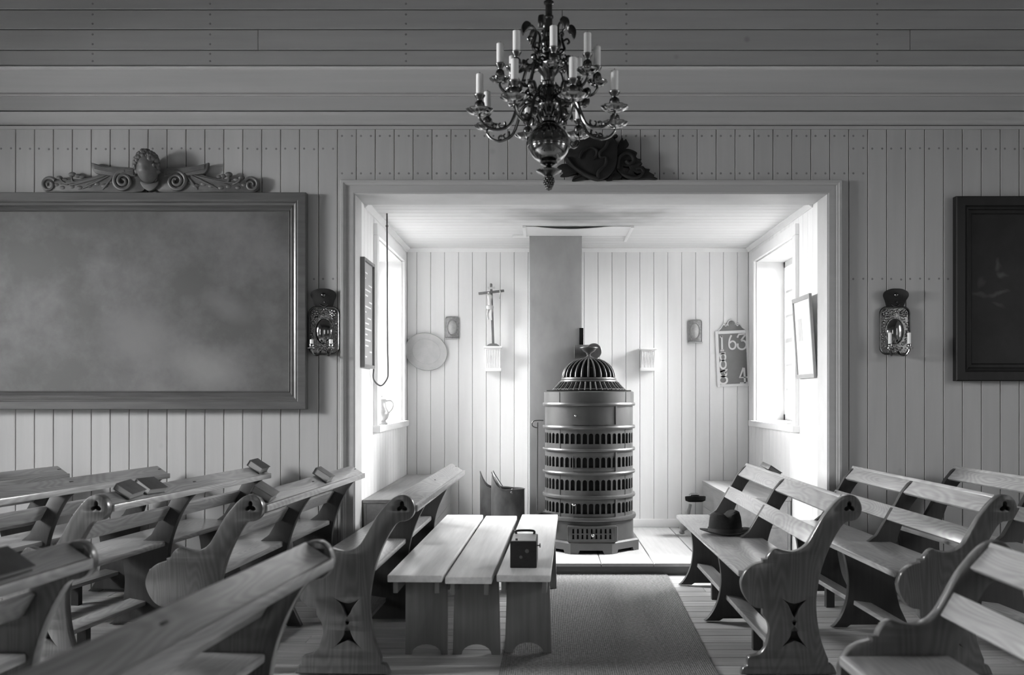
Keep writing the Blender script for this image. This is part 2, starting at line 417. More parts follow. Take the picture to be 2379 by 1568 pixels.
def window(name, label, loc, rotz, w, h, t, cols, rows, splay=0.04):
    """local: x along the wall, +y outwards, z = 0 at the bottom of the opening"""
    t_ = thing(name, label, 'window', loc, rotz, kind='structure')
    cw, ct = 0.085, 0.030
    for (x0, x1, z0, z1) in ((-w/2-cw, -w/2, -0.02, h), (w/2, w/2+cw, -0.02, h), (-w/2-cw, w/2+cw, h, h+cw)):
        MB().box(x0, x1, -ct, 0.0, z0, z1, 0.005).build('casing', paint_white, t_)
    MB().box(-w/2-cw-0.02, w/2+cw+0.02, -0.055, t-0.07, -0.055, -0.005, 0.006).build('sill', paint_white, t_)
    for (x0, x1, z0, z1) in ((-w/2+0.0005, -w/2+0.012, -0.004, h-0.012), (w/2-0.012, w/2-0.0005, -0.004, h-0.012), (-w/2+0.0005, w/2-0.0005, h-0.012, h-0.0005)):
        MB().box(x0, x1, -0.004, t, z0, z1).build('reveal_board', mat('reveal_paint', 0.66, 0.5, 0.03), t_)
    s0, s1 = t-0.065, t-0.02
    fw = 0.055
    sash = MB()
    for (x0, x1, z0, z1) in ((-w/2, -w/2+fw, 0, h-0.012), (w/2-fw, w/2, 0, h-0.012), (-w/2, w/2, 0, fw), (-w/2, w/2, h-0.012-fw, h-0.012), (-0.03, 0.03, 0, h-0.012)):
        sash.box(x0, x1, s0, s1, z0, z1, 0.004)
    so = sash.build('sash', paint_white, t_)
    x_in = [(-w/2+fw, -0.03), (0.03, w/2-fw)]
    z0, z1 = fw, h-0.012-fw
    ph = (z1-z0)/rows
    for (a, b) in x_in:
        pw = (b-a)/cols
        for i in range(1, cols): MB().box(a+i*pw-0.011, a+i*pw+0.011, s0+0.008, s1-0.008, z0, z1).build('muntin', paint_white, so)
        for j in range(1, rows):
            th = 0.02 if j == rows//2 else 0.011
            MB().box(a, b, s0+0.008, s1-0.008, z0+j*ph-th, z0+j*ph+th).build('muntin', paint_white, so)
        pane = None
        for i in range(cols):
            for j in range(rows):
                if pane is None:
                    pane = MB().box(-pw/2, pw/2, -0.0015, 0.0015, -ph/2, ph/2).mesh('pane'); pane.materials.append(glass)
                put('pane', pane, so, (a+(i+0.5)*pw, (s0+s1)/2, z0+(j+0.5)*ph))
    return t_
AW0, AW1, AZ0, AZ1 = 7.10, 8.40, 1.08, 2.49      # openings of the alcove windows
window('window_1', 'tall bright window on the left of the alcove, jug on its sill', (AL, (AW0+AW1)/2, AZ0), PI/2, AW1-AW0, AZ1-AZ0, 0.30, 2, 6)
window('window_2', 'tall bright window on the right of the alcove, beside the leaning picture', (AR, (AW0+AW1)/2, AZ0), -PI/2, AW1-AW0, AZ1-AZ0, 0.30, 2, 6)
for k, (x, yy, r) in enumerate(((XL, 4.1, PI/2), (XL, 0.8, PI/2), (XR, 4.2, -PI/2), (XR, 1.2, -PI/2), (-2.4, -2.6, PI), (1.8, -2.6, PI))):
    window('window_%d' % (k+3), ['far window of the side wall beyond the large painting', 'near window of the side wall beyond the large painting', 'far window of the side wall beyond the black picture',
           'near window of the side wall beyond the black picture', 'left window in the wall behind the photographer', 'right window in the wall behind the photographer'][k], (x, yy, WZ0), r, 1.2, WZ1-WZ0, 0.25, 1, 3)

# the wall with the opening: backing, then its boards one by one
TH = 0.014
mb = MB()
mb.box(XL, AL - 0.012, D1 + TH, D1 + 0.26, -0.1, ZC); mb.box(AR + 0.012, XR, D1 + TH, D1 + 0.26, -0.1, ZC); mb.box(AL - 0.012, AR + 0.012, D1 + TH, D1 + 0.26, ZO + 0.012, ZC)
wall_front = mb.build('wall_front', backing); struct(wall_front, 'boarded wall with the wide alcove opening')
BW = 44.0 * D1 / F
TW = 0.088                                                   # width of the architrave
x0 = (784 - CX) * D1 / F
k0 = math.ceil((XL - x0) / BW); cache = {}
def up_board(xa, xb, z0, z1):
    key = (round(xb-xa, 4), round(z1-z0, 4))
    if key not in cache: cache[key] = board_mesh('wall_plank', xb-xa-0.0035, z1-z0, TH, 'z', paint_wall, 0.003)
    put('plank', cache[key], wall_front, ((xa+xb)/2, D1 + TH, z0))
nail_pts = []
k = k0
while x0 + (k+1)*BW < XR:
    xa, xb = x0 + k*BW, x0 + (k+1)*BW
    if xb < AL - TW + 0.01 or xa > AR + TW - 0.01:
        up_board(xa, xb, 0.0, ZW + 0.02)
        for z in (ZW - 0.13, H + (CY - 648)*D1/F):
            nail_pts += [(xa + 0.03, z), (xb - 0.03, z + random.uniform(-.004, .004))]
    elif xa < AL - TW and xb < AR: up_board(xa, xb, ZO + TW, ZW + 0.02); up_board(xa, AL - TW + 0.02, 0, ZO + TW) if AL - TW + 0.02 - xa > 0.02 else None
    elif xb > AR + TW and xa > AL: up_board(xa, xb, ZO + TW, ZW + 0.02); up_board(AR + TW - 0.02, xb, 0, ZO + TW) if xb - AR - TW + 0.02 > 0.02 else None
    else: up_board(xa, xb, ZO + TW - 0.01, ZW + 0.02)
    if AL - TW - 0.1 < xa < AR + TW + 0.1: nail_pts += [(xa + 0.03, ZO + TW + 0.05), (xb - 0.03, ZO + TW + 0.05), (xa + 0.03, ZW - 0.045), (xb - 0.03, ZW - 0.045)]
    k += 1
# upper boarding: horizontal boards that stand a little forward
YU = D1 - 0.19
def zat(py, d): return H + (CY - py) * d / F
up_levels = [152, 116, 68, 22]
zz = [zat(p, YU) for p in up_levels]
while zz[-1] < ZC - 0.12: zz.append(zz[-1] + 0.132)
for i, (za, zb) in enumerate(zip(zz, zz[1:])):
    cut = [None, (600 - CX) * YU / F, 1.1, (1310 - CX) * YU / F, -1.0][i % 5]
    if i == 1: cuts = [XL + 0.01, (600 - CX)*YU/F, (2115 - CX)*YU/F, XR - 0.01]
    elif i == 2: cuts = [XL + 0.01, (1307 - CX)*YU/F, XR - 0.01]
    else: cuts = [XL + 0.01, random.uniform(-4.8, -4), random.uniform(3.4, 4), XR - 0.01]
    for a, b in zip(cuts, cuts[1:]):
        me = board_mesh('upper_plank', zb - za - 0.005, b - a - 0.004, TH, 'x', paint_upper, 0.004)
        put('plank', me, wall_front, (a, YU + TH, (za + zb)/2))
    for xx in (488, 943, 1455, 2038, 215):
        X = (xx - CX) * YU / F
        nail_pts += [(X, za + (zb-za)*f_, YU) for f_ in (0.28, 0.75)]
MB().box(XL, XR, YU + TH, D1 + 0.02, zz[0] - 0.02, ZC).build('upper_backing', backing, wall_front)
nm = MB()
for q in nail_pts:
    yv = q[2] if len(q) > 2 else D1
    nm.lathe([(0.0075, 0.0), (0.0065, 0.0012)], 6, Matrix.Translation((q[0], yv, q[1])) @ Matrix.Rotation(PI/2, 4, 'X'))
o = nm.build('nail_heads', mat('nail_rust', 0.19, 0.7), wall_front); o['kind'] = 'stuff'

# cornice mouldings between the two boardings, one trim each
def trim_profile(name, label, pts, xa=XL + 0.01, xb=XR - 0.01, material=None):
    """pts = [(y, z)] closed section, run along x"""
    n = len(pts); vs = [(xa, p[0], p[1]) for p in pts] + [(xb, p[0], p[1]) for p in pts]
    fs = [tuple(range(n)), tuple(range(n, 2*n))] + [(i, (i+1) % n, n+(i+1) % n, n+i) for i in range(n)]
    o = MB().poly(vs, fs).build(name, material or paint_trim, sharp=25); struct(o, label, 'moulding'); return o
def L_(py, d): return (d, zat(py, d))
bk = D1 + 0.01
z1_ = zat(300, D1)
trim_profile('trim_1', 'narrow fillet moulding at the top of the upright boards', [(bk, z1_), L_(300, D1-.030), L_(292.5, D1-.030), (bk, zat(292.5, D1-.030))])
cv = [(D1-.018 - .050*t**1.7 + .012*math.sin(t*PI*2)*.5, zat(290.5, D1-.018) + t*(zat(259.5, D1-.068)-zat(290.5, D1-.018))) for t in [i/10 for i in range(11)]]
trim_profile('trim_2', 'hollow cornice moulding above the narrow fillet', [(bk, cv[0][1])] + cv + [(bk, cv[-1][1])])
trim_profile('trim_3', 'flat fascia board of the cornice', [(bk, zat(256.5, D1-.062)), L_(256.5, D1-.062), L_(224, D1-.062), (bk, zat(224, D1-.062))])
trim_profile('trim_4', 'thin raised strip above the fascia board', [(bk, zat(223, D1-.075)), L_(223, D1-.075), L_(219, D1-.08), L_(215, D1-.072), (bk, zat(215, D1-.072))])
za_, zb_ = zat(215, D1-.075), zat(161, D1-.185)
cv = [(D1-.072 - .10*(t**1.6) - .012*math.sin(t*PI), za_ + t*(zb_-za_)) for t in [i/12 for i in range(13)]]
trim_profile('trim_5', 'wide hollow moulding under the level upper boards', [(bk, za_)] + cv + [(bk, zb_)])
trim_profile('trim_6', 'pale rounded bead below the level upper boards', [(bk, zb_)] + [(D1-.185 - .018*math.sin(t*PI), zb_ + t*(zat(152, D1-.19)-zb_)) for t in [i/6 for i in range(7)]] + [(bk, zat(152, D1-.19))], material=mat('pale_bead', 0.55, 0.4, 0.04))

# architrave round the opening
def architrave():
    def piece(name, label, pts):
        o = MB().poly(*pts).build(name, paint_trim, sharp=25); struct(o, label, 'moulding')
    # section across the width u (0 = inner edge) and projection p
    sec = [(0, 0), (0, .018), (.006, .022), (.052, .022), (.056, .030), (.066, .034), (.070, .040), (TW-.004, .040), (TW, .034), (TW, 0)]
    n = len(sec)
    def run(a, b):      # a, b: functions (u, p) -> point
        return [a(u, p) for (u, p) in sec] + [b(u, p) for (u, p) in sec], [tuple(range(n)), tuple(range(n, 2*n))] + [(i, (i+1) % n, n+(i+1) % n, n+i) for i in range(n)]
    piece('trim_7', 'upright left architrave of the alcove opening', run(lambda u, p: (AL-u, D1-p, 0), lambda u, p: (AL-u, D1-p, ZO+u)))
    piece('trim_8', 'upright right architrave of the alcove opening', run(lambda u, p: (AR+u, D1-p, 0), lambda u, p: (AR+u, D1-p, ZO+u)))
    piece('trim_9', 'level head architrave over the alcove opening', run(lambda u, p: (AL-u, D1-p, ZO+u), lambda u, p: (AR+u, D1-p, ZO+u)))
architrave()
# lining of the opening
for nm_, lb, bx in (('trim_10', 'left jamb lining of the alcove opening', (AL-.012, AL+.006, D1-.015, 6.53, 0, ZO)), ('trim_11', 'right jamb lining of the alcove opening', (AR-.006, AR+.012, D1-.015, 6.53, 0, ZO)),
                    ('trim_12', 'deep soffit board over the alcove opening', (AL, AR, D1-.015, 6.66, ZO-.004, ZO+.03))):
    o = MB().box(*bx, 0.003).build(nm_, mat('lining_paint', 0.50, 0.5, 0.05)); struct(o, lb, 'trim')

# alcove walls
def alcove_side(name, label, X, s):
    """s = +1: the wall's face looks towards +x"""
    w = wall_with_holes(name, label, 'y', min(X - s*TH, X - s*0.29), max(X - s*TH, X - s*0.29), D1 + 0.26, D2 + 0.3, -0.1, ZA + 0.3, [(AW0, AW1, AZ0, AZ1)], mat('alcove_backing', 0.45, 0.9, 0.05))
    bw = 0.128; yb = 6.53; c = {}
    def b(ya, yb_, z0, z1):
        key = (round(yb_-ya, 4), round(z1-z0, 4))
        if key not in c: c[key] = board_mesh('alcove_side_plank', yb_-ya-0.004, z1-z0, TH, 'z', paint_alcove, 0.003)
        put('plank', c[key], w, (X - s*TH, (ya+yb_)/2, z0), (0, 0, s*PI/2))
    while yb < D2 - 0.01:
        ye = min(yb + bw, D2)
        if ye <= AW0 + .02 or yb >= AW1 - .02: b(yb, ye, 0 if yb < YS else ST, ZA)
        else: b(yb, ye, ST, AZ0 - 0.05); b(yb, ye, AZ1 + 0.02, ZA)
        yb = ye
    return w
alcove_side('wall_alcove_left', 'whitewashed left side wall of the alcove', AL, 1)
alcove_side('wall_alcove_right', 'whitewashed right side wall of the alcove', AR, -1)
wall_ab = MB().box(AL - 0.3, AR + 0.3, D2 + TH, D2 + 0.25, -0.1, ZA + 0.3).build('wall_alcove_back', mat('alcove_backing', 0.45)); struct(wall_ab, 'whitewashed back wall of the alcove behind the stove')
bw = 32.4 * D2 / F; xb = (968 - CX) * D2 / F
while xb > AL: xb -= bw
me_ = board_mesh('alcove_plank', bw - 0.0035, ZA - ST, TH, 'z', paint_alcove, 0.003)
while xb < AR - 0.002:
    a, b = max(xb, AL), min(xb + bw, AR)
    if b - a > 0.02:
        m_ = me_ if b - a > bw - 1e-4 else board_mesh('alcove_plank_cut', b - a - 0.0035, ZA - ST, TH, 'z', paint_alcove, 0.003)
        put('plank', m_, wall_ab, ((a+b)/2, D2 + TH, ST))
    xb += bw
ceil_a = MB().box(AL - 0.3, AR + 0.3, D1 + 0.26, D2 + 0.3, ZA + 0.012, ZA + 0.1).build('ceiling_alcove', backing); struct(ceil_a, 'low boarded ceiling of the alcove', 'ceiling')
bw = 0.128; yb = 6.66
while yb < D2:
    ye = min(yb + bw, D2)
    put('plank', board_mesh('alcove_ceiling_plank', ye - yb - 0.004, AR - AL, 0.012, 'ceil', paint_alcove_ceiling, 0.003), ceil_a, (AL, (yb+ye)/2, ZA + 0.012)); yb = ye
# crown mouldings and skirting
cs = [(0, 0), (0, .035), (.008, .035), (.03, .012), (.035, .008), (.035, 0)]
def crown_run(name, label, a, b, nrm):
    """a, b ends at the wall-ceiling corner; nrm points into the room"""
    vs = []
    for p in (a, b):
        for (u, d) in cs: vs.append((p[0] + nrm[0]*u, p[1] + nrm[1]*u, ZA - d))
    n = len(cs)
    o = MB().poly(vs, [tuple(range(n)), tuple(range(n, 2*n))] + [(i, (i+1) % n, n+(i+1) % n, n+i) for i in range(n)]).build(name, paint_white, sharp=20); struct(o, label, 'moulding')
crown_run('trim_13', 'crown moulding along the left of the alcove ceiling', (AL, 6.66), (AL, D2), (1, 0))
crown_run('trim_14', 'crown moulding along the right of the alcove ceiling', (AR, 6.66), (AR, D2), (-1, 0))
crown_run('trim_15', 'crown moulding along the back of the alcove ceiling', (AL, D2), (AR, D2), (0, -1))
o = MB().box(AL, AR, D2 - 0.018, D2, ST, ST + 0.075, 0.004).build('baseboard_alcove', paint_white); struct(o, 'low white baseboard along the back of the alcove', 'baseboard')

# ------------------------------------------------------------------ pews
PS = 1359.0          # tracing units per metre
def pq(x, y): return Vector(((x - 1365) / PS, 0.839 - (y - 297) / PS))
def pr(x, y): return Vector(((x - 1085) / (2.97*502), 0.839 - (y - 312) / (2.97*502)))
panel_runs = [
    [pr(250, 1552), pr(256, 1528), pr(268, 1508), pr(293, 1492)], [pr(295, 1490), pr(295, 1452)], [pr(297, 1448), pr(312, 1430), pr(378, 1411), pr(420, 1362), pr(438, 1300), pr(446, 1255), pr(438, 1200), pr(405, 1148)], [pr(400, 1145), pr(400, 1102)],
    [pq(735, 1012), pq(690, 1003), pq(650, 970), pq(615, 910), pq(605, 850), pq(620, 800), pq(645, 765), pq(690, 735), pq(738, 722)], [pq(742, 720), pq(742, 703)], [pq(768, 700), pq(775, 680), pq(800, 648), pq(830, 635), pq(875, 648), pq(930, 655), pq(980, 640), pq(1020, 608), pq(1050, 562), pq(1080, 508), pq(1120, 440), pq(1160, 388), pq(1200, 343), pq(1240, 311), pq(1282, 297), pq(1322, 305), pq(1352, 335), pq(1365, 380), pq(1358, 420), pq(1335, 450), pq(1305, 463), pq(1275, 466)],
    [pq(1268, 470), pq(1245, 487), pq(1220, 522), pq(1180, 592), pq(1140, 682), pq(1110, 772), pq(1090, 870), pq(1080, 950), pq(1080, 1020), pq(1086, 1090), pq(1102, 1180), pq(1122, 1250), pq(1150, 1322)],
    [pr(853, 1446), pr(853, 1478)], [pr(880, 1484), pr(897, 1508), pr(915, 1552)]]
panel_outline = []
for r_ in panel_runs: panel_outline += smooth(r_, n=4) if len(r_) > 2 else r_
def cut(pts): return smooth([pr(*p) for p in pts], True, 2)
holes = [[pr(*p) for p in [(548, 1040), (580, 1056), (620, 1066), (660, 1056), (694, 1040), (668, 1072), (648, 1104), (638, 1130), (618, 1156), (602, 1130), (590, 1098), (572, 1066)]],
         [pr(*p) for p in [(618, 1178), (630, 1190), (627, 1205), (618, 1212), (609, 1205), (606, 1190)]],
         [pr(*p) for p in [(546, 1350), (580, 1334), (618, 1318), (660, 1332), (692, 1352), (664, 1318), (645, 1282), (638, 1256), (618, 1230), (600, 1256), (592, 1290), (572, 1322)]]]
tc_ = pr(998, 396)
trefoil = [[Vector((tc_.x + (.0185 + .0085*math.cos(3*(t - PI/2)))*math.cos(t), tc_.y + (.0185 + .0085*math.cos(3*(t - PI/2)))*math.sin(t))) for t in [2*PI*i/36 for i in range(36)]]]
pm = MB().prism(panel_outline, 0.0, 0.045, holes + trefoil, 0.005)
panel_me = pm.mesh('end_panel', 40); panel_me.materials.append(oak_panel)
bk_me = MB().box(pr(530, 0).x, pr(712, 0).x, 0.0455, 0.049, pr(0, 1366).y, pr(0, 1026).y).mesh('recess_board'); bk_me.materials.append(oak_support)  # dark board added behind the cut-outs so they read dark
bt_me = MB().box(tc_.x-.034, tc_.x+.034, 0.0455, 0.049, tc_.y-.034, tc_.y+.034).mesh('trefoil_board'); bt_me.materials.append(oak_support)  # another added dark board, closing the trefoil against light
# plain support bracket: the same back line, a hollow front, two feet
sup_runs = [[pr(262, 1552), pr(300, 1520), pr(352, 1440), pr(390, 1330), pr(405, 1200), pr(395, 1080), pr(370, 960), pr(345, 900)], [pr(338, 850), pr(560, 850)],
            [pr(640, 790), pr(700, 690), pr(770, 570)], [pr(790, 548), pr(850, 440)], [pr(915, 360), pr(960, 332)], [pr(1010, 345), pr(1048, 400), pr(1030, 440), pr(985, 480), pr(940, 540), pr(895, 620), pr(850, 720), pr(815, 820), pr(790, 930), pr(780, 1040), pr(782, 1130), pr(800, 1240), pr(830, 1370), pr(870, 1460), pr(915, 1552)],
            [pr(800, 1552), pr(770, 1532)], [pr(420, 1532), pr(390, 1552)]]
sup_outline = []
for r_ in sup_runs: sup_outline += smooth(r_, n=3) if len(r_) > 2 else r_
sup_me = MB().prism(sup_outline, -0.019, 0.019, (), 0.003).mesh('support', 40); sup_me.materials.append(oak_support)

def slanted_board(name, p0, p1, t, y0, y1, material, parent, bev=0.004):
    """board whose section runs from p0 to p1 (x, z), thickness t on the side of its right-hand normal"""
    p0, p1 = Vector(p0), Vector(p1); d = (p1 - p0); l = d.length; a = math.atan2(d.y, d.x)
    m = Matrix.Translation((p0.x, 0, p0.y)) @ Matrix.Rotation(-a, 4, 'Y')
    return MB().box(0, l, min(y0, y1), max(y0, y1), 0, t, bev, m).build(name, material, parent)

pew_proto = {}
def make_pew(label, loc, yaw, length, s, group):
    """s = +1: the carved end is the near one; s = -1: the far one"""
    root = thing('pew', label, 'pew', loc, yaw, group)
    key = (round(length, 3), s)
    if key in pew_proto:
        for ch in pew_proto[key].children: copy_tree(ch, root)
        return root
    pew_proto[key] = root
    e = put('end_panel', panel_me, root)
    if s < 0: e.location = (0, -0.045, 0)
    put('cutout_dark_board', bk_me, e, (0, 0 if s > 0 else -0.0495, 0)); put('trefoil_dark_board', bt_me, e, (0, 0 if s > 0 else -0.0495, 0))
    y0, y1 = s*0.045, s*length
    for f in (0.5, 0.985): put('support', sup_me, root, (0, s*length*f, 0))
    # top rail on the front face, book ledge at the back, lower slat, seat
    slanted_board('top_rail', pq(1160, 408), pq(1243, 318), -0.020, y0, y1, oak_long, root, 0.005)
    led = slanted_board('book_ledge', (-0.094, 0.822), (-0.004, 0.764), 0.018, y0, y1, oak_long, root, 0.005)
    MB().box(-0.012, 0.008, min(y0, y1), max(y0, y1), 0.755, 0.788, 0.005).build('ledge_lip', oak_long, led)
    slanted_board('back_slat', pq(1033, 612), pq(1092, 512), -0.020, y0, y1, oak_long, root, 0.005)
    MB_seat = MB().box(-0.565, -0.215, min(y0, y1), max(y0, y1), 0.452, 0.482, 0.009).build('seat', oak_long, root)
    foot = MB().box(-0.43, -0.33, min(y0 + s*0.02, y1), max(y0 + s*0.02, y1), 0.125, 0.150, 0.004, Matrix.Translation((-.38, 0, .137)) @ Matrix.Rotation(math.radians(8), 4, 'Y') @ Matrix.Translation((.38, 0, -.137))).build('footrest', oak_long, root)
    for f in (0.22, 0.78): MB().box(-0.405, -0.355, s*length*f-0.02, s*length*f+0.02, 0.0, 0.122).build('footrest_leg', oak_support, foot)
    return root
YN, YF = 4.38, 3.03
def far_pew(label, px_near, px_far, y_end, group='pews on the wall side of the aisle'):
    xn = (px_near - CX) * YN / F; xf = (px_far - CX) * y_end / F
    yaw = -math.atan2(xf - xn, y_end - YN)
    return make_pew(label, (xn, YN, 0), yaw, y_end - YN, 1, group)
WE = 6.24
pews = {}
pews['p3'] = far_pew('dark oak pew in front of the alcove, beside the three plank benches', 963, 1078, 6.46)
pews['p2'] = far_pew('oak pew ending at the left architrave, two books on its ledge', 610, 846, WE)
pews['p1'] = far_pew('oak pew against the wall under the painting, two books near its knob', 250, 630, WE)
pews['p0'] = far_pew('pew reaching the wall below the centre of the large painting', -110, 397, WE)
pews['pm'] = far_pew('pew at the far left edge, only its ledge end showing', -470, 168, WE)
pews['r1'] = far_pew('dark oak pew with the felt hat on its seat', 2003, 1762, 6.50)
pews['r2'] = far_pew('dark pew next behind the one with the hat, under the right sconce', 2364, 2010, WE)
pews['r3'] = far_pew('pew at the right edge below the black picture', 2735, 2243, WE)
def near_pew(label, px, yaw):
    return make_pew(label, ((px - CX) * YF / F, YF, 0), yaw, 2.05, -1, 'pews on the near side of the aisle')
pews['n1'] = near_pew('nearest pew, its blurred ledge running out of the lower left corner', 781, math.radians(-5.2))
pews['n2'] = near_pew('near pew at the left edge with a book lying flat on its ledge', 231, math.radians(-5.2))
pews['nr'] = near_pew('near pew in the lower right corner, dark carved end in silhouette', 2345, math.radians(1.0))

# ------------------------------------------------------------------ books
def book(label, parent_pew, along, off, tilt, size, roll=0.0, lie=False):
    """a hymn book resting on the ledge of a pew; along = metres from the carved end"""
    w, h, t = size
    root = thing('book', label, 'book', group='books on the pew ledges')
    cv_ = MB()
    cv_.box(-w/2, w/2, -h/2, h/2, 0, 0.003, 0.001); cv_.box(-w/2, w/2, -h/2, h/2, t-0.003, t, 0.001); cv_.box(-w/2-0.002, -w/2+0.002, -h/2, h/2, 0, t, 0.001)
    cv_.build('book_cover', cover, root)
    MB().box(-w/2+0.002, w/2-0.004, -h/2+0.004, h/2-0.004, 0.003, t-0.003).build('page_block', paper, root)
    a = math.atan2(0.058, 0.090)                       # slope of the ledge
    base = Matrix.Translation(parent_pew.location) @ Matrix.Rotation(parent_pew.rotation_euler[2], 4, 'Z')
    m = base @ Matrix.Translation((-0.056 + off, along, 0.8235)) @ Matrix.Rotation(a, 4, 'Y') @ Matrix.Rotation(roll, 4, 'Z') @ Matrix.Rotation(tilt, 4, 'X')
    root.matrix_world = m
    return root
book('left one of two dark hymn books lying beside a pew knob', pews['p1'], 0.26, 0.005, 0.0, (0.095, 0.15, 0.035), 0.1)
book('right one of two dark hymn books lying beside a pew knob', pews['p1'], 0.45, 0.005, 0.0, (0.095, 0.16, 0.035), -0.05)
book('hymn book standing at the wall end of the ledge under the painting', pews['p1'], 1.78, 0.0, 0.0, (0.10, 0.14, 0.04), 0.05)
book('dark hymn book beside the knob of the pew at the left architrave', pews['p2'], 0.15, 0.006, 0.0, (0.10, 0.14, 0.035), 0.12)
book('hymn book halfway along the ledge in front of the left architrave', pews['p2'], 1.10, 0.004, 0.0, (0.10, 0.10, 0.04), 0.0)
book('dark book on the far ledge of the pew with the hat', pews['r1'], 1.55, 0.0, 0.0, (0.09, 0.13, 0.03), 0.2)
book('book lying flat on the blurred ledge at the left edge', pews['n2'], -0.42, 0.0, 0.0, (0.10, 0.20, 0.02), 0.0)

# ------------------------------------------------------------------ plank benches
def plank_bench(label, xn, xf, w, zt, yn=4.52, yf=6.82, zb=0.0, lw=0.105, flare=.012, lx=0.0):
    yaw = -math.atan2(xf - xn, yf - yn); L0 = yf - yn
    root = thing('plank_bench', label, 'bench', (xn, yn, zb), yaw, 'plank benches side by side')
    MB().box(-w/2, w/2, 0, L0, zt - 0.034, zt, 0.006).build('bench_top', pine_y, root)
    for yy in (0.24, L0 - 0.48):
        out = [Vector((-lw-flare, 0)), Vector((-lw, zt-.036)), Vector((lw, zt-.036)), Vector((lw+flare, 0))] + [Vector((0.075*math.cos(t), 0.052*math.sin(t))) for t in [i*PI/10 for i in range(11)]]
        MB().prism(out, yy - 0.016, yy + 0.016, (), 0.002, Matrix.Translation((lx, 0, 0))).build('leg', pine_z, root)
    for s in (-1, 1):
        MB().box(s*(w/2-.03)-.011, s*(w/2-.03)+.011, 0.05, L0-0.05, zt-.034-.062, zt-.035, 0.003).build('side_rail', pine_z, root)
    return root
def bx_(px, d): return (px - CX) * d / F
plank_bench('left of the three plank benches, nearest the dark pew', (bx_(900, 4.52)+bx_(1026, 4.52))/2, (bx_(1040, 6.82)+bx_(1121, 6.82))/2, 0.262, 0.440, lw=.104, flare=.002, lx=.024)
plank_bench('middle one of the three plank benches standing side by side', (bx_(1033, 4.52)+bx_(1143, 4.52))/2, (bx_(1129, 6.82)+bx_(1201, 6.82))/2, 0.224, 0.432, lw=.110, flare=.010, lx=.018)
plank_bench('right of the three plank benches, with the box camera on it', (bx_(1153, 4.52)+bx_(1279, 4.52))/2, (bx_(1213, 6.82)+bx_(1296, 6.82))/2, 0.258, 0.432, zb=0.0095, lx=.012)

# ------------------------------------------------------------------ carpet
cvs = [(-0.215, 4.0), (0.795, 4.0), (0.895, 6.85), (-0.155, 6.85)]
o = MB().poly([(x, y, z) for z in (0.0, 0.009) for (x, y) in cvs], [(3, 2, 1, 0), (4, 5, 6, 7)] + [(i, (i+1) % 4, 4+(i+1) % 4, 4+i) for i in range(4)]).build('woven_mat', carpet_mat)
tag(o, 'coarse woven floor mat leading up to the alcove step', 'carpet')

# ------------------------------------------------------------------ chimney, its ceiling plate
CHY = 8.03
cx0, cx1 = (1230 - CX)*CHY/F, (1352 - CX)*CHY/F
o = MB().box(cx0, cx1, CHY, D2, ST, ZA + 0.01, 0.006).build('chimney', plaster); tag(o, 'square grey plastered chimney rising behind the stove', 'chimney', kind='structure')
root = thing('ceiling_plate', 'thin sheet plate on the alcove ceiling around the chimney head', 'plate', (0, 0, 0))
pts = []
nx = 12
for i in range(nx + 1):
    x = -0.14 + (0.70 + 0.14) * i / nx
    sag = 0.022 * math.sin(PI * min(1, max(0, (i/nx - 0.05)/0.75)))
    pts.append((x, sag))
vs = [(x, 7.58, ZA - 0.006 - s_) for x, s_ in pts] + [(x, 8.02, ZA - 0.006) for x, s_ in pts]
vs += [(x, yv, z + 0.004) for (x, yv, z) in vs]
n = nx + 1; fs = []
for i in range(nx):
    fs += [(i, i+1, n+i+1, n+i), (2*n+i, 3*n+i, 3*n+i+1, 2*n+i+1), (i, 2*n+i, 2*n+i+1, i+1), (n+i, n+i+1, 3*n+i+1, 3*n+i)]
MB().poly(vs, fs).build('sheet', paint_white, root)
MB().box(-0.165, -0.14, 7.56, 8.03, ZA-0.02, ZA-0.001, 0.002).build('edge_batten', paint_white, root)
MB().box(0.70, 0.725, 7.56, 8.25, ZA-0.02, ZA-0.001, 0.002).build('edge_batten', paint_white, root)
MB().box(-0.26, cx0 - 0.004, 8.0, 8.06, ZA-0.016, ZA-0.001, 0.002).build('edge_batten', paint_white, root)

# ------------------------------------------------------------------ stove
SX, SY = (1368 - CX) * 7.62 / F, 7.62
stove = thing('iron_stove', 'tall round cast iron stove with arched slots and ribbed dome', 'stove', (SX, SY, 0))
def zs(v): return 1.9166 - v / 780.4
# base plate: octagon with arched openings
ap = 0.385; base = MB()
Rr = ap / math.cos(PI/8)
zb0, zb1 = ST, ST + 0.080
for k in range(8):
    a = k*PI/4 - PI/2
    m = Matrix.Rotation(a + PI/2, 4, 'Z')
    hw = ap * math.tan(PI/8)
    arch = [Vector((-hw, zb0)), Vector((-hw, zb1)), Vector((hw, zb1)), Vector((hw, zb0)), Vector((hw*0.62, zb0)), Vector((hw*0.55, zb0+0.028)), Vector((-hw*0.55, zb0+0.028)), Vector((-hw*0.62, zb0))]
    base.prism(arch, -ap, -ap + 0.022, (), 0, m)
ring = [(Rr*math.cos(PI/8 + k*PI/4), Rr*math.sin(PI/8 + k*PI/4)) for k in range(8)]
base.poly([(x, y, zb1) for x, y in ring] + [(x*0.96, y*0.96, zb1 + 0.012) for x, y in ring], [tuple(range(8)), tuple(range(8, 16))] + [(i, (i+1) % 8, 8+(i+1) % 8, 8+i) for i in range(8)])
base.build('base_plate', iron, stove, 25)
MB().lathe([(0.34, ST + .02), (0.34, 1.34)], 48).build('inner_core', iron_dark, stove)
MB().lathe([(0.355, zb1+.010), (0.355, zs(1245))], 64).build('ash_drum', iron, stove)
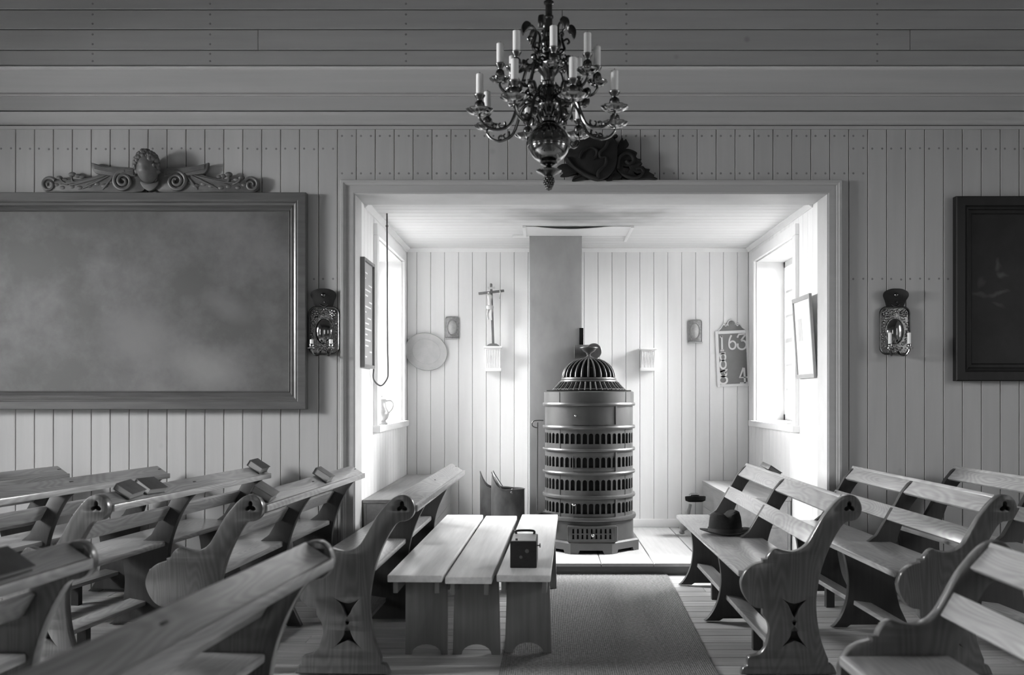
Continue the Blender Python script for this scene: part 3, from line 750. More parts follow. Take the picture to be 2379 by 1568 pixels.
def flange(r, z0, z1, name='flange'):
    MB().lathe([(r-.03, z0), (r-.004, z0), (r, (z0+z1)/2), (r-.004, z1), (r-.03, z1)], 72).build(name, iron, stove)
flange(0.378, zs(1240), zs(1216), 'ledge'); 
for a, b in ((1106, 1086), (961, 944), (822, 805), (686, 667), (546, 527)): flange(0.372, zs(a), zs(b))
MB().lathe([(0.352, zs(667)), (0.352, zs(546))], 64).build('plain_band', iron, stove)
MB().lathe([(0.36, zs(527)), (0.36, zs(462)), (0.345, zs(457)), (0.30, zs(457))], 64).build('top_band', iron, stove)
def tier(z0, z1, a0, a1, r=0.352, N_=46):
    mb = MB(); half = PI/N_; hw = half*0.72; ri = r - 0.010
    ar = hw*r; zc = a1 - ar
    na = 6
    for k in range(N_):
        c = 2*PI*k/N_ - PI/2
        hole = [(-hw, a0)] + [(-hw*math.cos(t), zc + ar*math.sin(t)) for t in [i*PI/na for i in range(na+1)]] + [(hw, a0)]
        def V(a, z, rr=r): return (rr*math.cos(c+a), rr*math.sin(c+a), z)
        mb.poly([V(-half, z0), V(half, z0), V(half, a0), V(hw, a0), V(-hw, a0), V(-half, a0)], [(0, 1, 2, 3, 4, 5)])
        mb.poly([V(-half, a0), V(-hw, a0), V(-hw, zc), V(-half, zc)], [(0, 1, 2, 3)])
        mb.poly([V(half, a0), V(hw, a0), V(hw, zc), V(half, zc)], [(0, 1, 2, 3)])
        mb.poly([V(-half, zc), V(-hw, zc), V(-hw, z1), V(-half, z1)], [(0, 1, 2, 3)])
        mb.poly([V(half, zc), V(hw, zc), V(hw, z1), V(half, z1)], [(0, 1, 2, 3)])
        top = hole[1:-1]
        for (p, q) in zip(top, top[1:]): mb.poly([V(*p), V(*q), V(q[0], z1), V(p[0], z1)], [(0, 1, 2, 3)])
        hc = hole
        for (p, q) in zip(hc, hc[1:] + hc[:1]): mb.poly([V(*p), V(*q), V(*q, ri), V(*p, ri)], [(0, 1, 2, 3)])
    return mb.build('pierced_tier', iron, stove, 30)
for (z0, z1, a0, a1) in ((805, 686, 775, 711), (944, 822, 917, 855), (1086, 961, 1055, 990), (1216, 1106, 1195, 1131)):
    tier(zs(z0), zs(z1), zs(a0), zs(a1))
def arc_plate(name, r, t, a0, a1, z0, z1, parent, material=iron, n=14):
    """a curved plate, angles measured from the front (towards the camera), positive to the right"""
    vs = []
    for rr in (r, r + t):
        for z in (z0, z1):
            for i in range(n+1):
                a = -PI/2 + a0 + (a1-a0)*i/n; vs.append((rr*math.cos(a), rr*math.sin(a), z))
    m = n+1; fs = []
    for i in range(n):
        fs += [(i, i+1, m+i+1, m+i), (2*m+i, 3*m+i, 3*m+i+1, 2*m+i+1), (i, 2*m+i, 2*m+i+1, i+1), (m+i, m+i+1, 3*m+i+1, 3*m+i)]
    fs += [(0, m, 3*m, 2*m), (n, 2*m+n, 3*m+n, m+n)]
    return MB().poly(vs, fs).build(name, material, parent, 40)
dL, dR = math.asin(-110/ (0.352*780)), math.asin(150/(0.352*780))
for (za, zb_) in ((660, 550), ):
    d = arc_plate('door', 0.353, 0.006, dL, dR, zs(za), zs(zb_), stove)
    MB().ball((0.365*math.cos(-PI/2+dL+.08), 0.365*math.sin(-PI/2+dL+.08), zs(605)), 0.009).build('knob', iron_bright, d)
    arc_plate('hinge_edge', 0.358, 0.012, dR-.03, dR, zs(za-2), zs(zb_-2), d)
for (za, zb_) in ((940, 826), (1212, 1110)):       # the two pierced doors: frame strips round the slots
    d = arc_plate('door', 0.353, 0.006, dL, dR, zs(zb_+22), zs(zb_), stove)
    arc_plate('door_edge', 0.353, 0.006, dL, dL+.02, zs(za), zs(zb_+22), d); arc_plate('door_edge', 0.353, 0.006, dL, dR, zs(za), zs(za-16), d)
    arc_plate('hinge_edge', 0.356, 0.012, dR-.03, dR, zs(za), zs(zb_), d)
MB().ball((0.37*math.cos(-PI/2+dL+.05), 0.37*math.sin(-PI/2+dL+.05), zs(1138)), 0.014, squash=(1.3, 1, .8)).build('knob', iron_bright, stove)
for a in (-0.74, 0.88):
    for (z0, z1) in ((805, 686), (1086, 961), (1216, 1106), (524, 462)): arc_plate('seam_strip', 0.352 if z0 > 600 else 0.36, 0.003, a, a+.012, zs(z0), zs(z1), stove, iron, 2)
# ash door with its slots
ad = MB(); hole_l = []
x0d, x1d, zd0, zd1 = -0.172, 0.186, 0.186, 0.287
for i in range(9):
    for j in range(2):
        xx = x0d + 0.028 + i*(x1d-x0d-0.075)/8; zz0 = zd0 + 0.012 + j*0.044
        hole_l.append([Vector((xx, zz0)), Vector((xx+.014, zz0)), Vector((xx+.014, zz0+.034)), Vector((xx, zz0+.034))])
ad.prism([Vector((x0d, zd0)), Vector((x1d, zd0)), Vector((x1d, zd1)), Vector((x0d, zd1))], -0.372, -0.362, hole_l, 0.001)
ado = ad.build('ash_door', iron, stove)
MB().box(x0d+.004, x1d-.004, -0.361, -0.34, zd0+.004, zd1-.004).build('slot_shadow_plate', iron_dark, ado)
fr = MB()
for (a, b, c, d_) in ((x0d-.008, x1d+.008, zd1, zd1+.01), (x0d-.008, x1d+.008, zd0-.01, zd0), (x0d-.01, x0d, zd0, zd1), (x1d, x1d+.012, zd0, zd1)): fr.box(a, b, -0.374, -0.325, c, d_, 0.002)
fr.build('door_frame', iron, ado)
MB().ball((0.012, -0.385, 0.226), 0.014).build('knob', iron_bright, ado)
MB().lathe([(0.012, zd0-.005), (0.012, zd1+.008)], 10, Matrix.Translation((x1d+.006, -0.368, 0))).build('hinge', iron, ado)
# grille skirt and ribbed dome
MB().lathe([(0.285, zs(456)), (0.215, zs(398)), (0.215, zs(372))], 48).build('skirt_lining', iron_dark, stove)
g = MB(); nb = 40
for k in range(nb):
    a = 2*PI*k/nb
    pth = [(r_*math.cos(a), r_*math.sin(a), z) for r_, z in ((0.296, zs(452)), (0.268, zs(430)), (0.246, zs(412)), (0.235, zs(400)))]
    g.tube(pth, 0.0055, 6)
for (r_, z) in ((0.296, zs(454)), (0.285, zs(444))):
    g.tube([(r_*math.cos(2*PI*k/56), r_*math.sin(2*PI*k/56), z) for k in range(56)], 0.005, 6, closed=True)
g.build('grille_skirt', iron, stove)
flange(0.232, zs(402), zs(388), 'dome_ring'); flange(0.222, zs(388), zs(372), 'dome_ring')
dome = [(0.208*math.cos(t*PI/2*0.94), zs(370) + (zs(250)-zs(370))*math.sin(t*PI/2)) for t in [i/8 for i in range(9)]]
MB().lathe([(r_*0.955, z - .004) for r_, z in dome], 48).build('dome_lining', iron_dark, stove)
g = MB()
for k in range(26):
    a = 2*PI*k/26 + 0.05
    g.tube([(r_*math.cos(a), r_*math.sin(a), z) for r_, z in dome], [0.0085 - .004*i/8 for i in range(9)], 6)
g.build('dome_ribs', iron, stove)
fin = [(0.040, zs(252)), (0.045, zs(246)), (0.022, zs(240)), (0.012, zs(228)), (0.018, zs(218)), (0.046, zs(205)), (0.060, zs(190)), (0.072, zs(186)), (0.072, zs(180)), (0.02, zs(180)), (0.015, zs(176))]
MB().lathe(fin, 28).build('urn_finial', iron, stove)
# flue from the back of the stove into the chimney
fl = thing('stove_pipe', 'round flue pipe elbow behind the stove dome, entering the chimney', 'pipe', (0, 0, 0))
fx, fz = SX + 0.055, P(1384, 816, 7.9).z
MB().lathe([(0.062, 0), (0.066, 0.004), (0.066, 0.15)], 28, Matrix.Translation((fx, 7.87, fz)) @ Matrix.Rotation(-PI/2, 4, 'X')).build('elbow_end', zinc, fl)
MB().lathe([(0.058, 0), (0.058, 0.13)], 24, Matrix.Translation((fx - 0.03, 7.965, fz)) @ Matrix.Rotation(-PI/2, 4, 'Y') ).build('cross_pipe', zinc, fl)
MB().lathe([(0.056, 1.345), (0.056, fz)], 24, Matrix.Translation((fx, 7.968, 0))).build('riser_pipe', zinc, fl)
o = MB().box(cx1 - 0.022, cx1 + 0.012, CHY - 0.02, CHY + 0.08, P(0, 808, CHY).z, P(0, 762, CHY).z, 0.004).build('damper_plate', iron_dark); tag(o, 'black damper slide on the chimney edge above the stove', 'damper')
# poker hanging from the ledge
pk = [(-0.415, -0.07, zs(1200)), (-0.412, -0.07, zs(690))] 
hk = [(-0.412 - 0.0, -0.07, zs(690)), (-0.412, -0.07, zs(684)), (-0.43, -0.07, zs(682)), (-0.452, -0.07, zs(672)), (-0.455, -0.07, zs(655)), (-0.44, -0.07, zs(640)), (-0.40, -0.07, zs(637)), (-0.365, -0.07, zs(638))]
m = MB(); m.tube([(SX+a, SY+b, c) for a, b, c in smooth(pk + hk[1:], n=3)], 0.0045, 6)
tag(m.build('poker', iron, None), 'thin iron poker with a looped handle hanging beside the stove', 'poker')
m = MB()
m.prism([Vector((0, 0)), Vector((0.12, -0.028)), Vector((0.22, -0.03)), Vector((0.22, 0.0)), Vector((0.1, 0.012)), Vector((0.06, 0.022))], -0.05, 0.05, (), 0.004, Matrix.Translation((-0.440, -0.20, zs(1216) + .005)))
m.build('ash_shovel', iron_dark, stove)  # ash shovel lying on the ledge, built as a piece of the stove

# ------------------------------------------------------------------ coal scuttles
def scuttle(label, x, y, r, hb, ht, yaw, handle):
    root = thing('coal_scuttle', label, 'coal scuttle', (x, y, ST), yaw, 'coal scuttles left of the stove')
    n = 32; vs = []; fs = []
    for rr in (r, r - 0.004):
        for lv in range(2):
            for k in range(n):
                a = 2*PI*k/n
                c = max(0.0, -math.cos(a))                    # the tall lip stands on the -x side
                top = hb + (ht - hb) * c**3.5
                vs.append((rr*math.cos(a), rr*math.sin(a)*0.82, 0.004 if lv == 0 else top))
    def id_(q, lv, k): return q*2*n + lv*n + k % n
    for k in range(n):
        fs += [(id_(0, 0, k), id_(0, 0, k+1), id_(0, 1, k+1), id_(0, 1, k)), (id_(1, 0, k), id_(1, 1, k), id_(1, 1, k+1), id_(1, 0, k+1)), (id_(0, 1, k), id_(0, 1, k+1), id_(1, 1, k+1), id_(1, 1, k))]
    fs += [tuple(id_(0, 0, k) for k in range(n))]
    MB().poly(vs, fs).build('bucket', zinc, root)
    rim = [(r*math.cos(2*PI*k/n), r*math.sin(2*PI*k/n)*0.82, hb + (ht-hb)*max(0, -math.cos(2*PI*k/n))**3.5) for k in range(n)]
    MB().tube(rim, 0.004, 6, closed=True).build('rolled_rim', zinc, root)
    if handle:
        pts = smooth([(-r*.35, -r*.8, hb+.01), (-r*.75, -r*.6, hb+.10), (-r*.9, 0, hb+.15), (-r*.75, r*.6, hb+.10), (-r*.35, r*.8, hb+.01)], n=5)
        MB().tube(pts, 0.0035, 6).build('wire_handle', zinc, root)
    for s in (-1, 1): MB().ball((r*.25, s*r*.8, hb-.02), 0.012).build('handle_ear', zinc, root)
    return root
c1 = P(1180, 1205, 7.9); scuttle('sheet metal coal scuttle with a wire handle, nearer the chimney', c1.x, 7.9, 0.139, 0.436, 0.575, 0.0, True)
c2 = P(1152, 1205, 8.35); scuttle('darker coal scuttle half hidden behind the one with the wire handle', c2.x, 8.36, 0.141, 0.40, 0.545, 0.0, False)

# ------------------------------------------------------------------ chests in the alcove
def chest(label, x0, x1, y0, y1, zt):
    root = thing('wooden_chest', label, 'chest', ((x0+x1)/2, y0, ST))
    w, l, h = x1-x0, y1-y0, zt-ST
    MB().box(-w/2, w/2, 0, l, h-.025, h, 0.003).build('lid', box_wood, root)
    hh = (h-.026)/2
    for j in range(2):
        for (a, b, c, d) in ((-w/2+.004, -w/2+.024, .004, l-.004), (w/2-.024, w/2-.004, .004, l-.004)): MB().box(a, b, c, d, j*hh+.001, (j+1)*hh-.001, 0.002).build('side_board', box_wood, root)
        MB().box(-w/2+.025, w/2-.025, .004, .024, j*hh+.001, (j+1)*hh-.001, 0.002).build('front_board', box_wood, root)
    return root
MB().box(AL, AL+.43, 6.545, YS - .021, -0.016, ST, .004).build('platform_end', riser_mat, alc_floor)
chest('wooden chest against the left alcove wall under the window', AL+.008, AL+.42, 6.56, 8.66, 0.575)
chest('wooden chest against the right alcove wall behind the hat', 1.455, AR-.01, 7.20, 8.66, 0.52)

# ------------------------------------------------------------------ collection ladle against the right chest
st = thing('long_handled_scoop', 'turned handled metal scoop leaning against the right chest', 'scoop', (0, 0, 0))
b0 = P(1583, 1232, 8.2); b1 = P(1606, 1165, 8.2)
ax = Vector((b1.x - b0.x, -0.02, b1.z - (ST + .0)));
prof = [(0.010, 0), (0.020, .01), (0.013, .03), (0.026, .05), (0.030, .08), (0.018, .12), (0.012, .15), (0.016, .19), (0.012, .23), (0.010, .27)]
lq = ax.to_track_quat('Z', 'Y').to_matrix().to_4x4()
MB().lathe([(r_*1.35, z_) for r_, z_ in prof], 16, Matrix.Translation((b0.x, 8.2, ST + .016)) @ lq).build('turned_handle', mat('turned_wood', 0.30, 0.4, 0.2), st)
MB().lathe([(0.055, 0), (0.085, .012), (0.088, .03), (0.088, .048), (0.080, .05), (0.080, .02), (0.03, .012)], 30, Matrix.Translation((b1.x + .03, 8.16, b1.z)) @ Matrix.Rotation(math.radians(-8), 4, 'X')).build('bowl', iron_dark, st)
MB().lathe([(0.02, 0), (0.045, .02), (0.045, .05), (0.03, .06)], 18, Matrix.Translation((b1.x + .02, 8.17, b1.z + .015))).build('brass_cup', brass_mirror, st)

# ------------------------------------------------------------------ hat and box camera
hp = P(1685, 1222, 5.60); hz = 0.482
hat = thing('felt_hat', 'black felt hat with creased crown lying on the pew seat', 'hat', (hp.x, 5.60, hz), 0.15)
n = 40; brim = MB()
def brim_pt(a, r, top): 
    c, s = math.cos(a), math.sin(a)
    z = 0.006 + 0.020*(r-0.08)/0.06*abs(c)**2 + (0.006 if top else 0)
    return (r*1.10*c, r*0.92*s, z)
rs = [0.085, 0.105, 0.125, 0.138]
vs = [brim_pt(2*PI*k/n, r, t) for t in (0, 1) for r in rs for k in range(n)]
fs = []
for t in (0, 1):
    for j in range(3):
        for k in range(n): fs.append((t*4*n+j*n+k, t*4*n+j*n+(k+1) % n, t*4*n+(j+1)*n+(k+1) % n, t*4*n+(j+1)*n+k))
for j in (0, 3):
    for k in range(n): fs.append((j*n+k, j*n+(k+1) % n, 4*n+j*n+(k+1) % n, 4*n+j*n+k))
brim.poly(vs, fs).build('brim', felt, hat)
cr = MB(); lv = [(0.090, .008), (0.089, .03), (0.086, .07), (0.082, .10), (0.074, .122), (0.058, .132), (0.030, .128), (0.012, .125)]
vs = []
for j, (r, z) in enumerate(lv):
    for k in range(n):
        a = 2*PI*k/n; c, s = math.cos(a), math.sin(a)
        pinch = 1 - 0.16*max(0, (z-.06)/.07)*max(0, -s)**2*max(0, 1-abs(c)*1.6)
        dz = -0.028*math.exp(-(r*c/0.022)**2)*max(0, (z-.095)/.035) if z > .095 else 0
        vs.append((r*1.12*c*pinch, r*0.95*s*pinch, z + dz + (0.006*c if z > .1 else 0)))
m8 = len(lv)
fs = [(j*n+k, j*n+(k+1) % n, (j+1)*n+(k+1) % n, (j+1)*n+k) for j in range(m8-1) for k in range(n)] + [tuple((m8-1)*n+k for k in range(n))]
cr.poly(vs, fs).build('crown', felt, hat)
MB().lathe([(0.0925, .010), (0.0925, .036)], 40, Matrix.Diagonal((1.12, .95, 1, 1)), caps=False).build('ribbon', felt_band, hat)

cp = P(1216, 1320, 4.70)
bc = thing('box_camera', 'black leather box camera standing on the right plank bench', 'camera', (cp.x, 4.70, 0.4418), math.radians(-1))
MB().box(-0.066, 0.066, 0, 0.26, 0.0, 0.132, 0.004).build('camera_body', leather, bc)
MB().box(-0.060, 0.060, 0.008, 0.254, 0.132, 0.135, 0.001).build('top_plate', mat('camera_top_glare', 0.60, 0.3, 0.08, (40, 40, 40), metallic=0.3), bc)  # pale colour holds the bright reflection on the camera's top
hd = MB(); hd.tube(smooth([(-0.046, 0.24, .134), (-0.045, 0.24, .150), (0, 0.24, .153), (0.045, 0.24, .150), (0.046, 0.24, .134)], n=4), 0.006, 8, flat=0.5); hd.build('carrying_strap', leather, bc)
for x, z, r in ((0.018, .085, .010), (-0.012, .055, .008)):
    MB().lathe([(r, 0), (r, .003), (r*.6, .004)], 16, Matrix.Translation((x, 0, z)) @ Matrix.Rotation(PI/2, 4, 'X')).build('finder_window', mat('finder_glass', 0.10, 0.15, 0.1), bc)
MB().lathe([(.003, 0), (.003, .012), (.011, .013), (.011, .018)], 14, Matrix.Translation((0.066, 0.05, .105)) @ Matrix.Rotation(PI/2, 4, 'Y')).build('winding_key', iron, bc)
MB().lathe([(.006, 0), (.006, .01), (.002, .011)], 10, Matrix.Translation((-0.035, 0.02, .134))).build('shutter_button', iron, bc)

# ------------------------------------------------------------------ things on the alcove's back wall
YB = D2 - 0.001
def at_back(px, py, off=0.0): return P(px, py, YB - off)
# oval dish
q = at_back(990, 817, .03)
dish = thing('oval_dish', 'large pale oval dish hanging in the corner left of the crucifix', 'dish', (q.x, YB - 0.012, q.z))
n = 44; rings_ = [(1.0, .022), (0.985, .030), (0.97, .026), (0.70, .018), (0.66, .020), (0.63, .008), (0.55, .004), (0.0, .004)]
vs = []; 
for f_, y_ in rings_[:-1]:
    for k in range(n): vs.append((0.197*f_*math.cos(2*PI*k/n), -y_, 0.172*f_*math.sin(2*PI*k/n)))
fs = [(j*n+k, j*n+(k+1) % n, (j+1)*n+(k+1) % n, (j+1)*n+k) for j in range(len(rings_)-2) for k in range(n)] + [tuple((len(rings_)-2)*n+k for k in range(n))]
bkv = [(0.197*math.cos(2*PI*k/n), -0.018, 0.172*math.sin(2*PI*k/n)) for k in range(n)]
b_ = len(vs); vs += bkv; fs += [(k, (k+1) % n, b_+(k+1) % n, b_+k) for k in range(n)] + [tuple(b_+k for k in range(n))]
MB().poly(vs, fs, Matrix.Rotation(math.radians(18), 4, 'Y')).build('dish_body', dish_mat, dish)
MB().lathe([(.022, 0), (.024, .004), (.018, .005)], 20, Matrix.Translation((0.105, -0.004, -0.02)) @ Matrix.Rotation(PI/2, 4, 'X'), caps=True).build('boss', dish_mat, dish)
# small tin wall sconces
def tin_sconce(label, px, py, ww, hh):
    q = at_back(px, py)
    r = thing('tin_sconce', label, 'sconce', (q.x, YB, q.z), group='small tin sconces on the alcove wall')
    a, b = ww/2, hh/2; c = 0.018
    out = smooth([(-a, -b), (-a, 0), (-a, b-c)], n=1) + smooth([(-a, b-c), (-a+c*.3, b-c*.3), (-a+c, b), (0, b+.002), (a-c, b), (a-c*.3, b-c*.3), (a, b-c)], n=2) + [Vector((a, -b))]
    MB().prism(out, -0.010, 0, (), 0.002).build('back_plate', mat('dull_tin', 0.24, 0.4, 0.3, (60, 60, 60), metallic=0.3, bump=0.4), r)
    rim = [Vector((p.x, -0.012, p.y)) for p in out]
    MB().tube(rim, 0.004, 6, closed=True).build('rim', mat('dull_tin', 0.24), r)
    MB().tube([(a*.72*math.cos(t), -0.012, b*.74*math.sin(t)) for t in [2*PI*k/28 for k in range(28)]], 0.0035, 6, closed=True).build('oval_rim', mat('dull_tin', 0.24), r)
    MB().ball((0, -0.006, 0), 1, 20, 12, squash=(a*.68, .012, b*.70)).build('oval_boss', mat('dull_tin_boss', 0.36, 0.4, 0.15, (40, 40, 40), metallic=0.3), r)
    MB().box(-a, a, -0.07, 0, -b-.012, -b-.004, 0.002).build('candle_shelf', mat('dull_tin_boss', 0.36), r)
    return r
tin_sconce('small tin sconce between the oval dish and the crucifix', 1051, 761, .125, .195)
tin_sconce('small tin sconce left of the hymn number board', 1614, 769, .125, .20)
# console brackets
def bracket(label, px, py0, py1, shelf_w, body_w):
    a, b = at_back(px, py0, .06), at_back(px, py1, .03)
    r = thing('wall_bracket', label, 'bracket', (a.x, YB, a.z), group='fluted white wall brackets')
    MB().box(-shelf_w/2, shelf_w/2, -0.135, 0, -0.016, 0, 0.003).build('shelf', paint_white, r)
    MB().box(-shelf_w/2+.012, shelf_w/2-.012, -0.118, 0, -0.030, -0.0165, 0.003).build('shelf_moulding', paint_white, r)
    hh = a.z - b.z
    prof = smooth([(-.105, -.031), (-.10, -.07), (-.075, -.11), (-.06, -.15), (-.065, -hh+.03)], n=4)
    nfl = 9; mb = MB(); vs = []; N_ = nfl*4+1; fs = []
    for p in prof:
        for k in range(N_):
            u = -body_w/2 + body_w*k/(N_-1); fl = 0.005*abs(math.sin(PI*k/4))
            vs.append((u, p.x - fl, p.y))
    for p in prof:
        vs += [(-body_w/2, 0, p.y), (body_w/2, 0, p.y)]
    m_ = len(prof)
    for j in range(m_-1):
        for k in range(N_-1): fs.append((j*N_+k, j*N_+k+1, (j+1)*N_+k+1, (j+1)*N_+k))
        o_ = m_*N_
        fs += [(j*N_, (j+1)*N_, o_+2*(j+1), o_+2*j), (j*N_+N_-1, o_+2*j+1, o_+2*(j+1)+1, (j+1)*N_+N_-1)]
    fs += [tuple([(m_-1)*N_+k for k in range(N_)] + [m_*N_+2*(m_-1)+1, m_*N_+2*(m_-1)]), tuple([k for k in range(N_)] + [m_*N_+1, m_*N_])]
    mb.poly(vs, fs); mb.build('fluted_body', paint_white, r)
    MB().box(-body_w/2-.006, body_w/2+.006, -0.075, 0, -hh, -hh+.03, 0.004).build('foot_block', paint_white, r)
    return r
br = bracket('fluted white bracket carrying the crucifix', 1146, 805, 863, .165, .135)
bracket('empty fluted white bracket right of the stove dome', 1505, 809, 862, .150, .125)
# crucifix standing on the left bracket
cz = br.location.z; cyy = YB - 0.07
sclx = cyy / F
cru = thing('crucifix', 'wooden crucifix with pale figure standing on the left bracket', 'crucifix', (br.location.x, cyy, cz), 0)
hC = (805 - 660) * sclx
MB().prism([Vector((-.06, 0)), Vector((-.052, .012)), Vector((-.03, .024)), Vector((0, .028)), Vector((.03, .024)), Vector((.052, .012)), Vector((.06, 0))], -.035, .035, (), .003).build('foot', dark_cross, cru)
lean = Matrix.Rotation(math.radians(-2.0), 4, 'Y')
MB().box(-.011, .011, -.008, .008, .02, hC-.01, .002, lean).build('upright', dark_cross, cru)
MB().box(-.118, .118, -.009, .007, hC-.085, hC-.063, .003, lean @ Matrix.Translation((0, 0, hC-.074)) @ Matrix.Rotation(math.radians(-4.5), 4, 'Y') @ Matrix.Translation((0, 0, -hC+.074))).build('crossbar', dark_cross, cru)
MB().ball((0, 0, hC-.006), .012, m=lean).build('top_knob', dark_cross, cru)
MB().box(-.034, .034, -.012, -.008, hC-.048, hC-.028, .002, lean).build('title_board', ivory, cru)
def skin_figure():
    """small carved figure, arms lost: head bowed, torso, cloth, bent legs"""
    J = [(0, 0, 0), (0.001, 0, .045), (0.0, -.001, .085), (-.006, -.004, .103), (-.012, -.008, .125), (.016, .002, -.03), (.013, -.012, -.085), (.018, .0, -.135), (-.014, .002, -.03), (-.022, -.012, -.082), (-.012, .0, -.13), (.026, -.002, .088), (-.026, -.002, .088)]
    E = [(0, 1), (1, 2), (2, 3), (3, 4), (0, 5), (5, 6), (6, 7), (0, 8), (8, 9), (9, 10), (2, 11), (2, 12)]
    R_ = [.022, .021, .024, .009, .015, .016, .012, .008, .016, .012, .008, .010, .010]
    me = bpy.data.meshes.new('figure'); me.from_pydata(J, E, [])
    o = bpy.data.objects.new('figure', me); C.objects.link(o)
    md = o.modifiers.new('skin', 'SKIN')
    if not me.skin_vertices: 
        try: me.skin_vertices.new()
        except Exception: pass
    for i, v in enumerate(me.skin_vertices[0].data): v.radius = (R_[i], R_[i]*.85); v.use_root = (i == 0)
    sb = o.modifiers.new('sub', 'SUBSURF'); sb.levels = 2; sb.render_levels = 2
    dg = bpy.context.evaluated_depsgraph_get(); nme = bpy.data.meshes.new_from_object(o.evaluated_get(dg)); bpy.data.objects.remove(o)
    nme.polygons.foreach_set('use_smooth', [True]*len(nme.polygons)); nme.materials.append(ivory)
    return nme
fg = put('figure', skin_figure(), cru, (-.030, -.026, hC-.20))
MB().lathe([(.024, 0), (.030, .012), (.029, .03), (.022, .038)], 18, Matrix.Translation((-.030, -.027, hC-.235)) @ Matrix.Diagonal((1.15, .9, 1, 1))).build('loincloth', ivory, cru)
MB().tube(smooth([(.062, -.012, hC-.060), (.066, -.016, hC-.085), (.060, -.016, hC-.11), (.058, -.016, hC-.138)], n=3), [.0055]*10, 8).build('loose_arm', ivory, cru)

# hymn number board
q = at_back(1702, 833)
hb = thing('hymn_number_board', 'hymn number board with pale figures beside the right window', 'hymn board', (q.x, YB, q.z)); hb.rotation_euler = (0, math.radians(-2.4), 0)
bwid, bhei = 0.310, 0.515
MB().box(-bwid/2+.015, bwid/2-.015, -.012, 0, -bhei/2+.015, bhei/2-.015).build('board_face', slate, hb)
for (a, b, c, d) in ((-bwid/2, -bwid/2+.028, -bhei/2, bhei/2), (bwid/2-.028, bwid/2, -bhei/2, bhei/2), (-bwid/2+.028, bwid/2-.028, bhei/2-.028, bhei/2), (-bwid/2+.028, bwid/2-.028, -bhei/2, -bhei/2+.024)):
    MB().box(a, b, -.026, 0, c, d, .004).build('frame_rail', white_card, hb)
cr_out = smooth([(-.125, .0), (-.10, .022), (-.085, .05), (-.06, .072), (-.045, .060), (-.035, .082), (0, .105), (.035, .082), (.045, .060), (.06, .072), (.085, .05), (.10, .022), (.125, .0)], n=4)
MB().prism([Vector((p.x, p.y + bhei/2)) for p in cr_out], -.014, -.002, (), .001).build('carved_crest', slate, hb)
crv = MB()
for s in (-1, 1):
    sp = [(s*(.055 + .013*(1-t/9)*math.cos(t)), -.016, bhei/2 + .050 + .016*(1-t/9)*math.sin(t)) for t in [i*.7 for i in range(10)]]
    crv.tube(sp, .0045, 6); crv.tube([(s*p[0], -.015, p[1]+bhei/2) for p in [(.125, .004), (.10, .024), (.082, .052), (.066, .068)]], .005, 6)
crv.tube([(.036*math.cos(t), -.016, bhei/2 + .062 + .036*math.sin(t)) for t in [i*PI/12 - .3 for i in range(16)]], .005, 6)
crv.build('scroll_edge', white_card, hb)
MB().ball((0, -.018, bhei/2+.075), .006).build('nail', iron_bright, hb)
def ribbon(mb, pts, w, y=-.018, n=4, sm=True):
    """a flat painted stroke of constant width"""
    pts = smooth(pts, n=n) if sm and len(pts) > 2 else [Vector(p) for p in pts]
    L = []; R = []
    for i, p in enumerate(pts):
        t = (pts[min(i+1, len(pts)-1)] - pts[max(i-1, 0)]); t = t.normalized() if t.length > 0 else Vector((1, 0)); nn = Vector((-t.y, t.x)) * w/2
        L.append(p + nn); R.append(p - nn)
    vs = [(v.x, y, v.y) for v in L] + [(v.x, y, v.y) for v in R] + [(v.x, y+.005, v.y) for v in L] + [(v.x, y+.005, v.y) for v in R]
    m = len(pts); fs = []
    for i in range(m-1):
        fs += [(i, i+1, m+i+1, m+i), (i, 2*m+i, 2*m+i+1, i+1), (m+i, m+i+1, 3*m+i+1, 3*m+i)]
    fs += [(0, m, 3*m, 2*m), (m-1, 3*m-1, 4*m-1, 2*m-1)]
    mb.poly(vs, fs)
KX = 1/ (7.843 * F / D2)          # tracing of the board: units to metres
def hn(x, y): return Vector(((x - 530)*KX, -(y - 895)*KX))
def numeral(strokes, w=30*KX, y=-.018):
    mb = MB()
    for s_ in strokes:
        pts, sm = (s_[0], s_[1]) if isinstance(s_, tuple) else (s_, True)
        ribbon(mb, [hn(*p) for p in pts], w, y, 4, sm)
    mb.build('numeral', white_card, hb)
numeral([([(345, 470), (340, 740)], False), ([(310, 742), (372, 738)], False), ([(318, 505), (345, 478)], False)])
numeral([[(520, 470), (485, 540), (470, 620), (478, 690), (520, 722), (570, 705), (590, 645), (570, 595), (525, 580), (485, 610)]])
numeral([([(625, 520), (655, 462), (785, 455)], False), ([(785, 455), (690, 575)], False), [(690, 578), (745, 580), (782, 630), (775, 690), (730, 730), (670, 728), (630, 690), (628, 625)]])
def eight(cx, top, bot, r1, r2):
    h1 = (bot-top)*.45; return [[(cx + r1*math.cos(t), top + h1/2 + h1/2*math.sin(t)) for t in [i*PI/8 for i in range(17)]], [(cx-4 + r2*math.cos(t), top + h1 + (bot-top-h1)/2 + (bot-top-h1)/2*math.sin(t)) for t in [i*PI/8 for i in range(17)]]]
numeral(eight(350, 800, 1070, 46, 52) + [([(255, 870), (300, 800), (400, 790)], False)])
numeral(eight(340, 1110, 1345, 58, 72) + [([(265, 1130), (420, 1095), (370, 1170)], False)], 34*KX)
numeral([([(715, 1070), (640, 1245), (800, 1245)], False), ([(725, 1070), (730, 1360)], False), ([(640, 1350), (780, 1345)], False)], 34*KX)

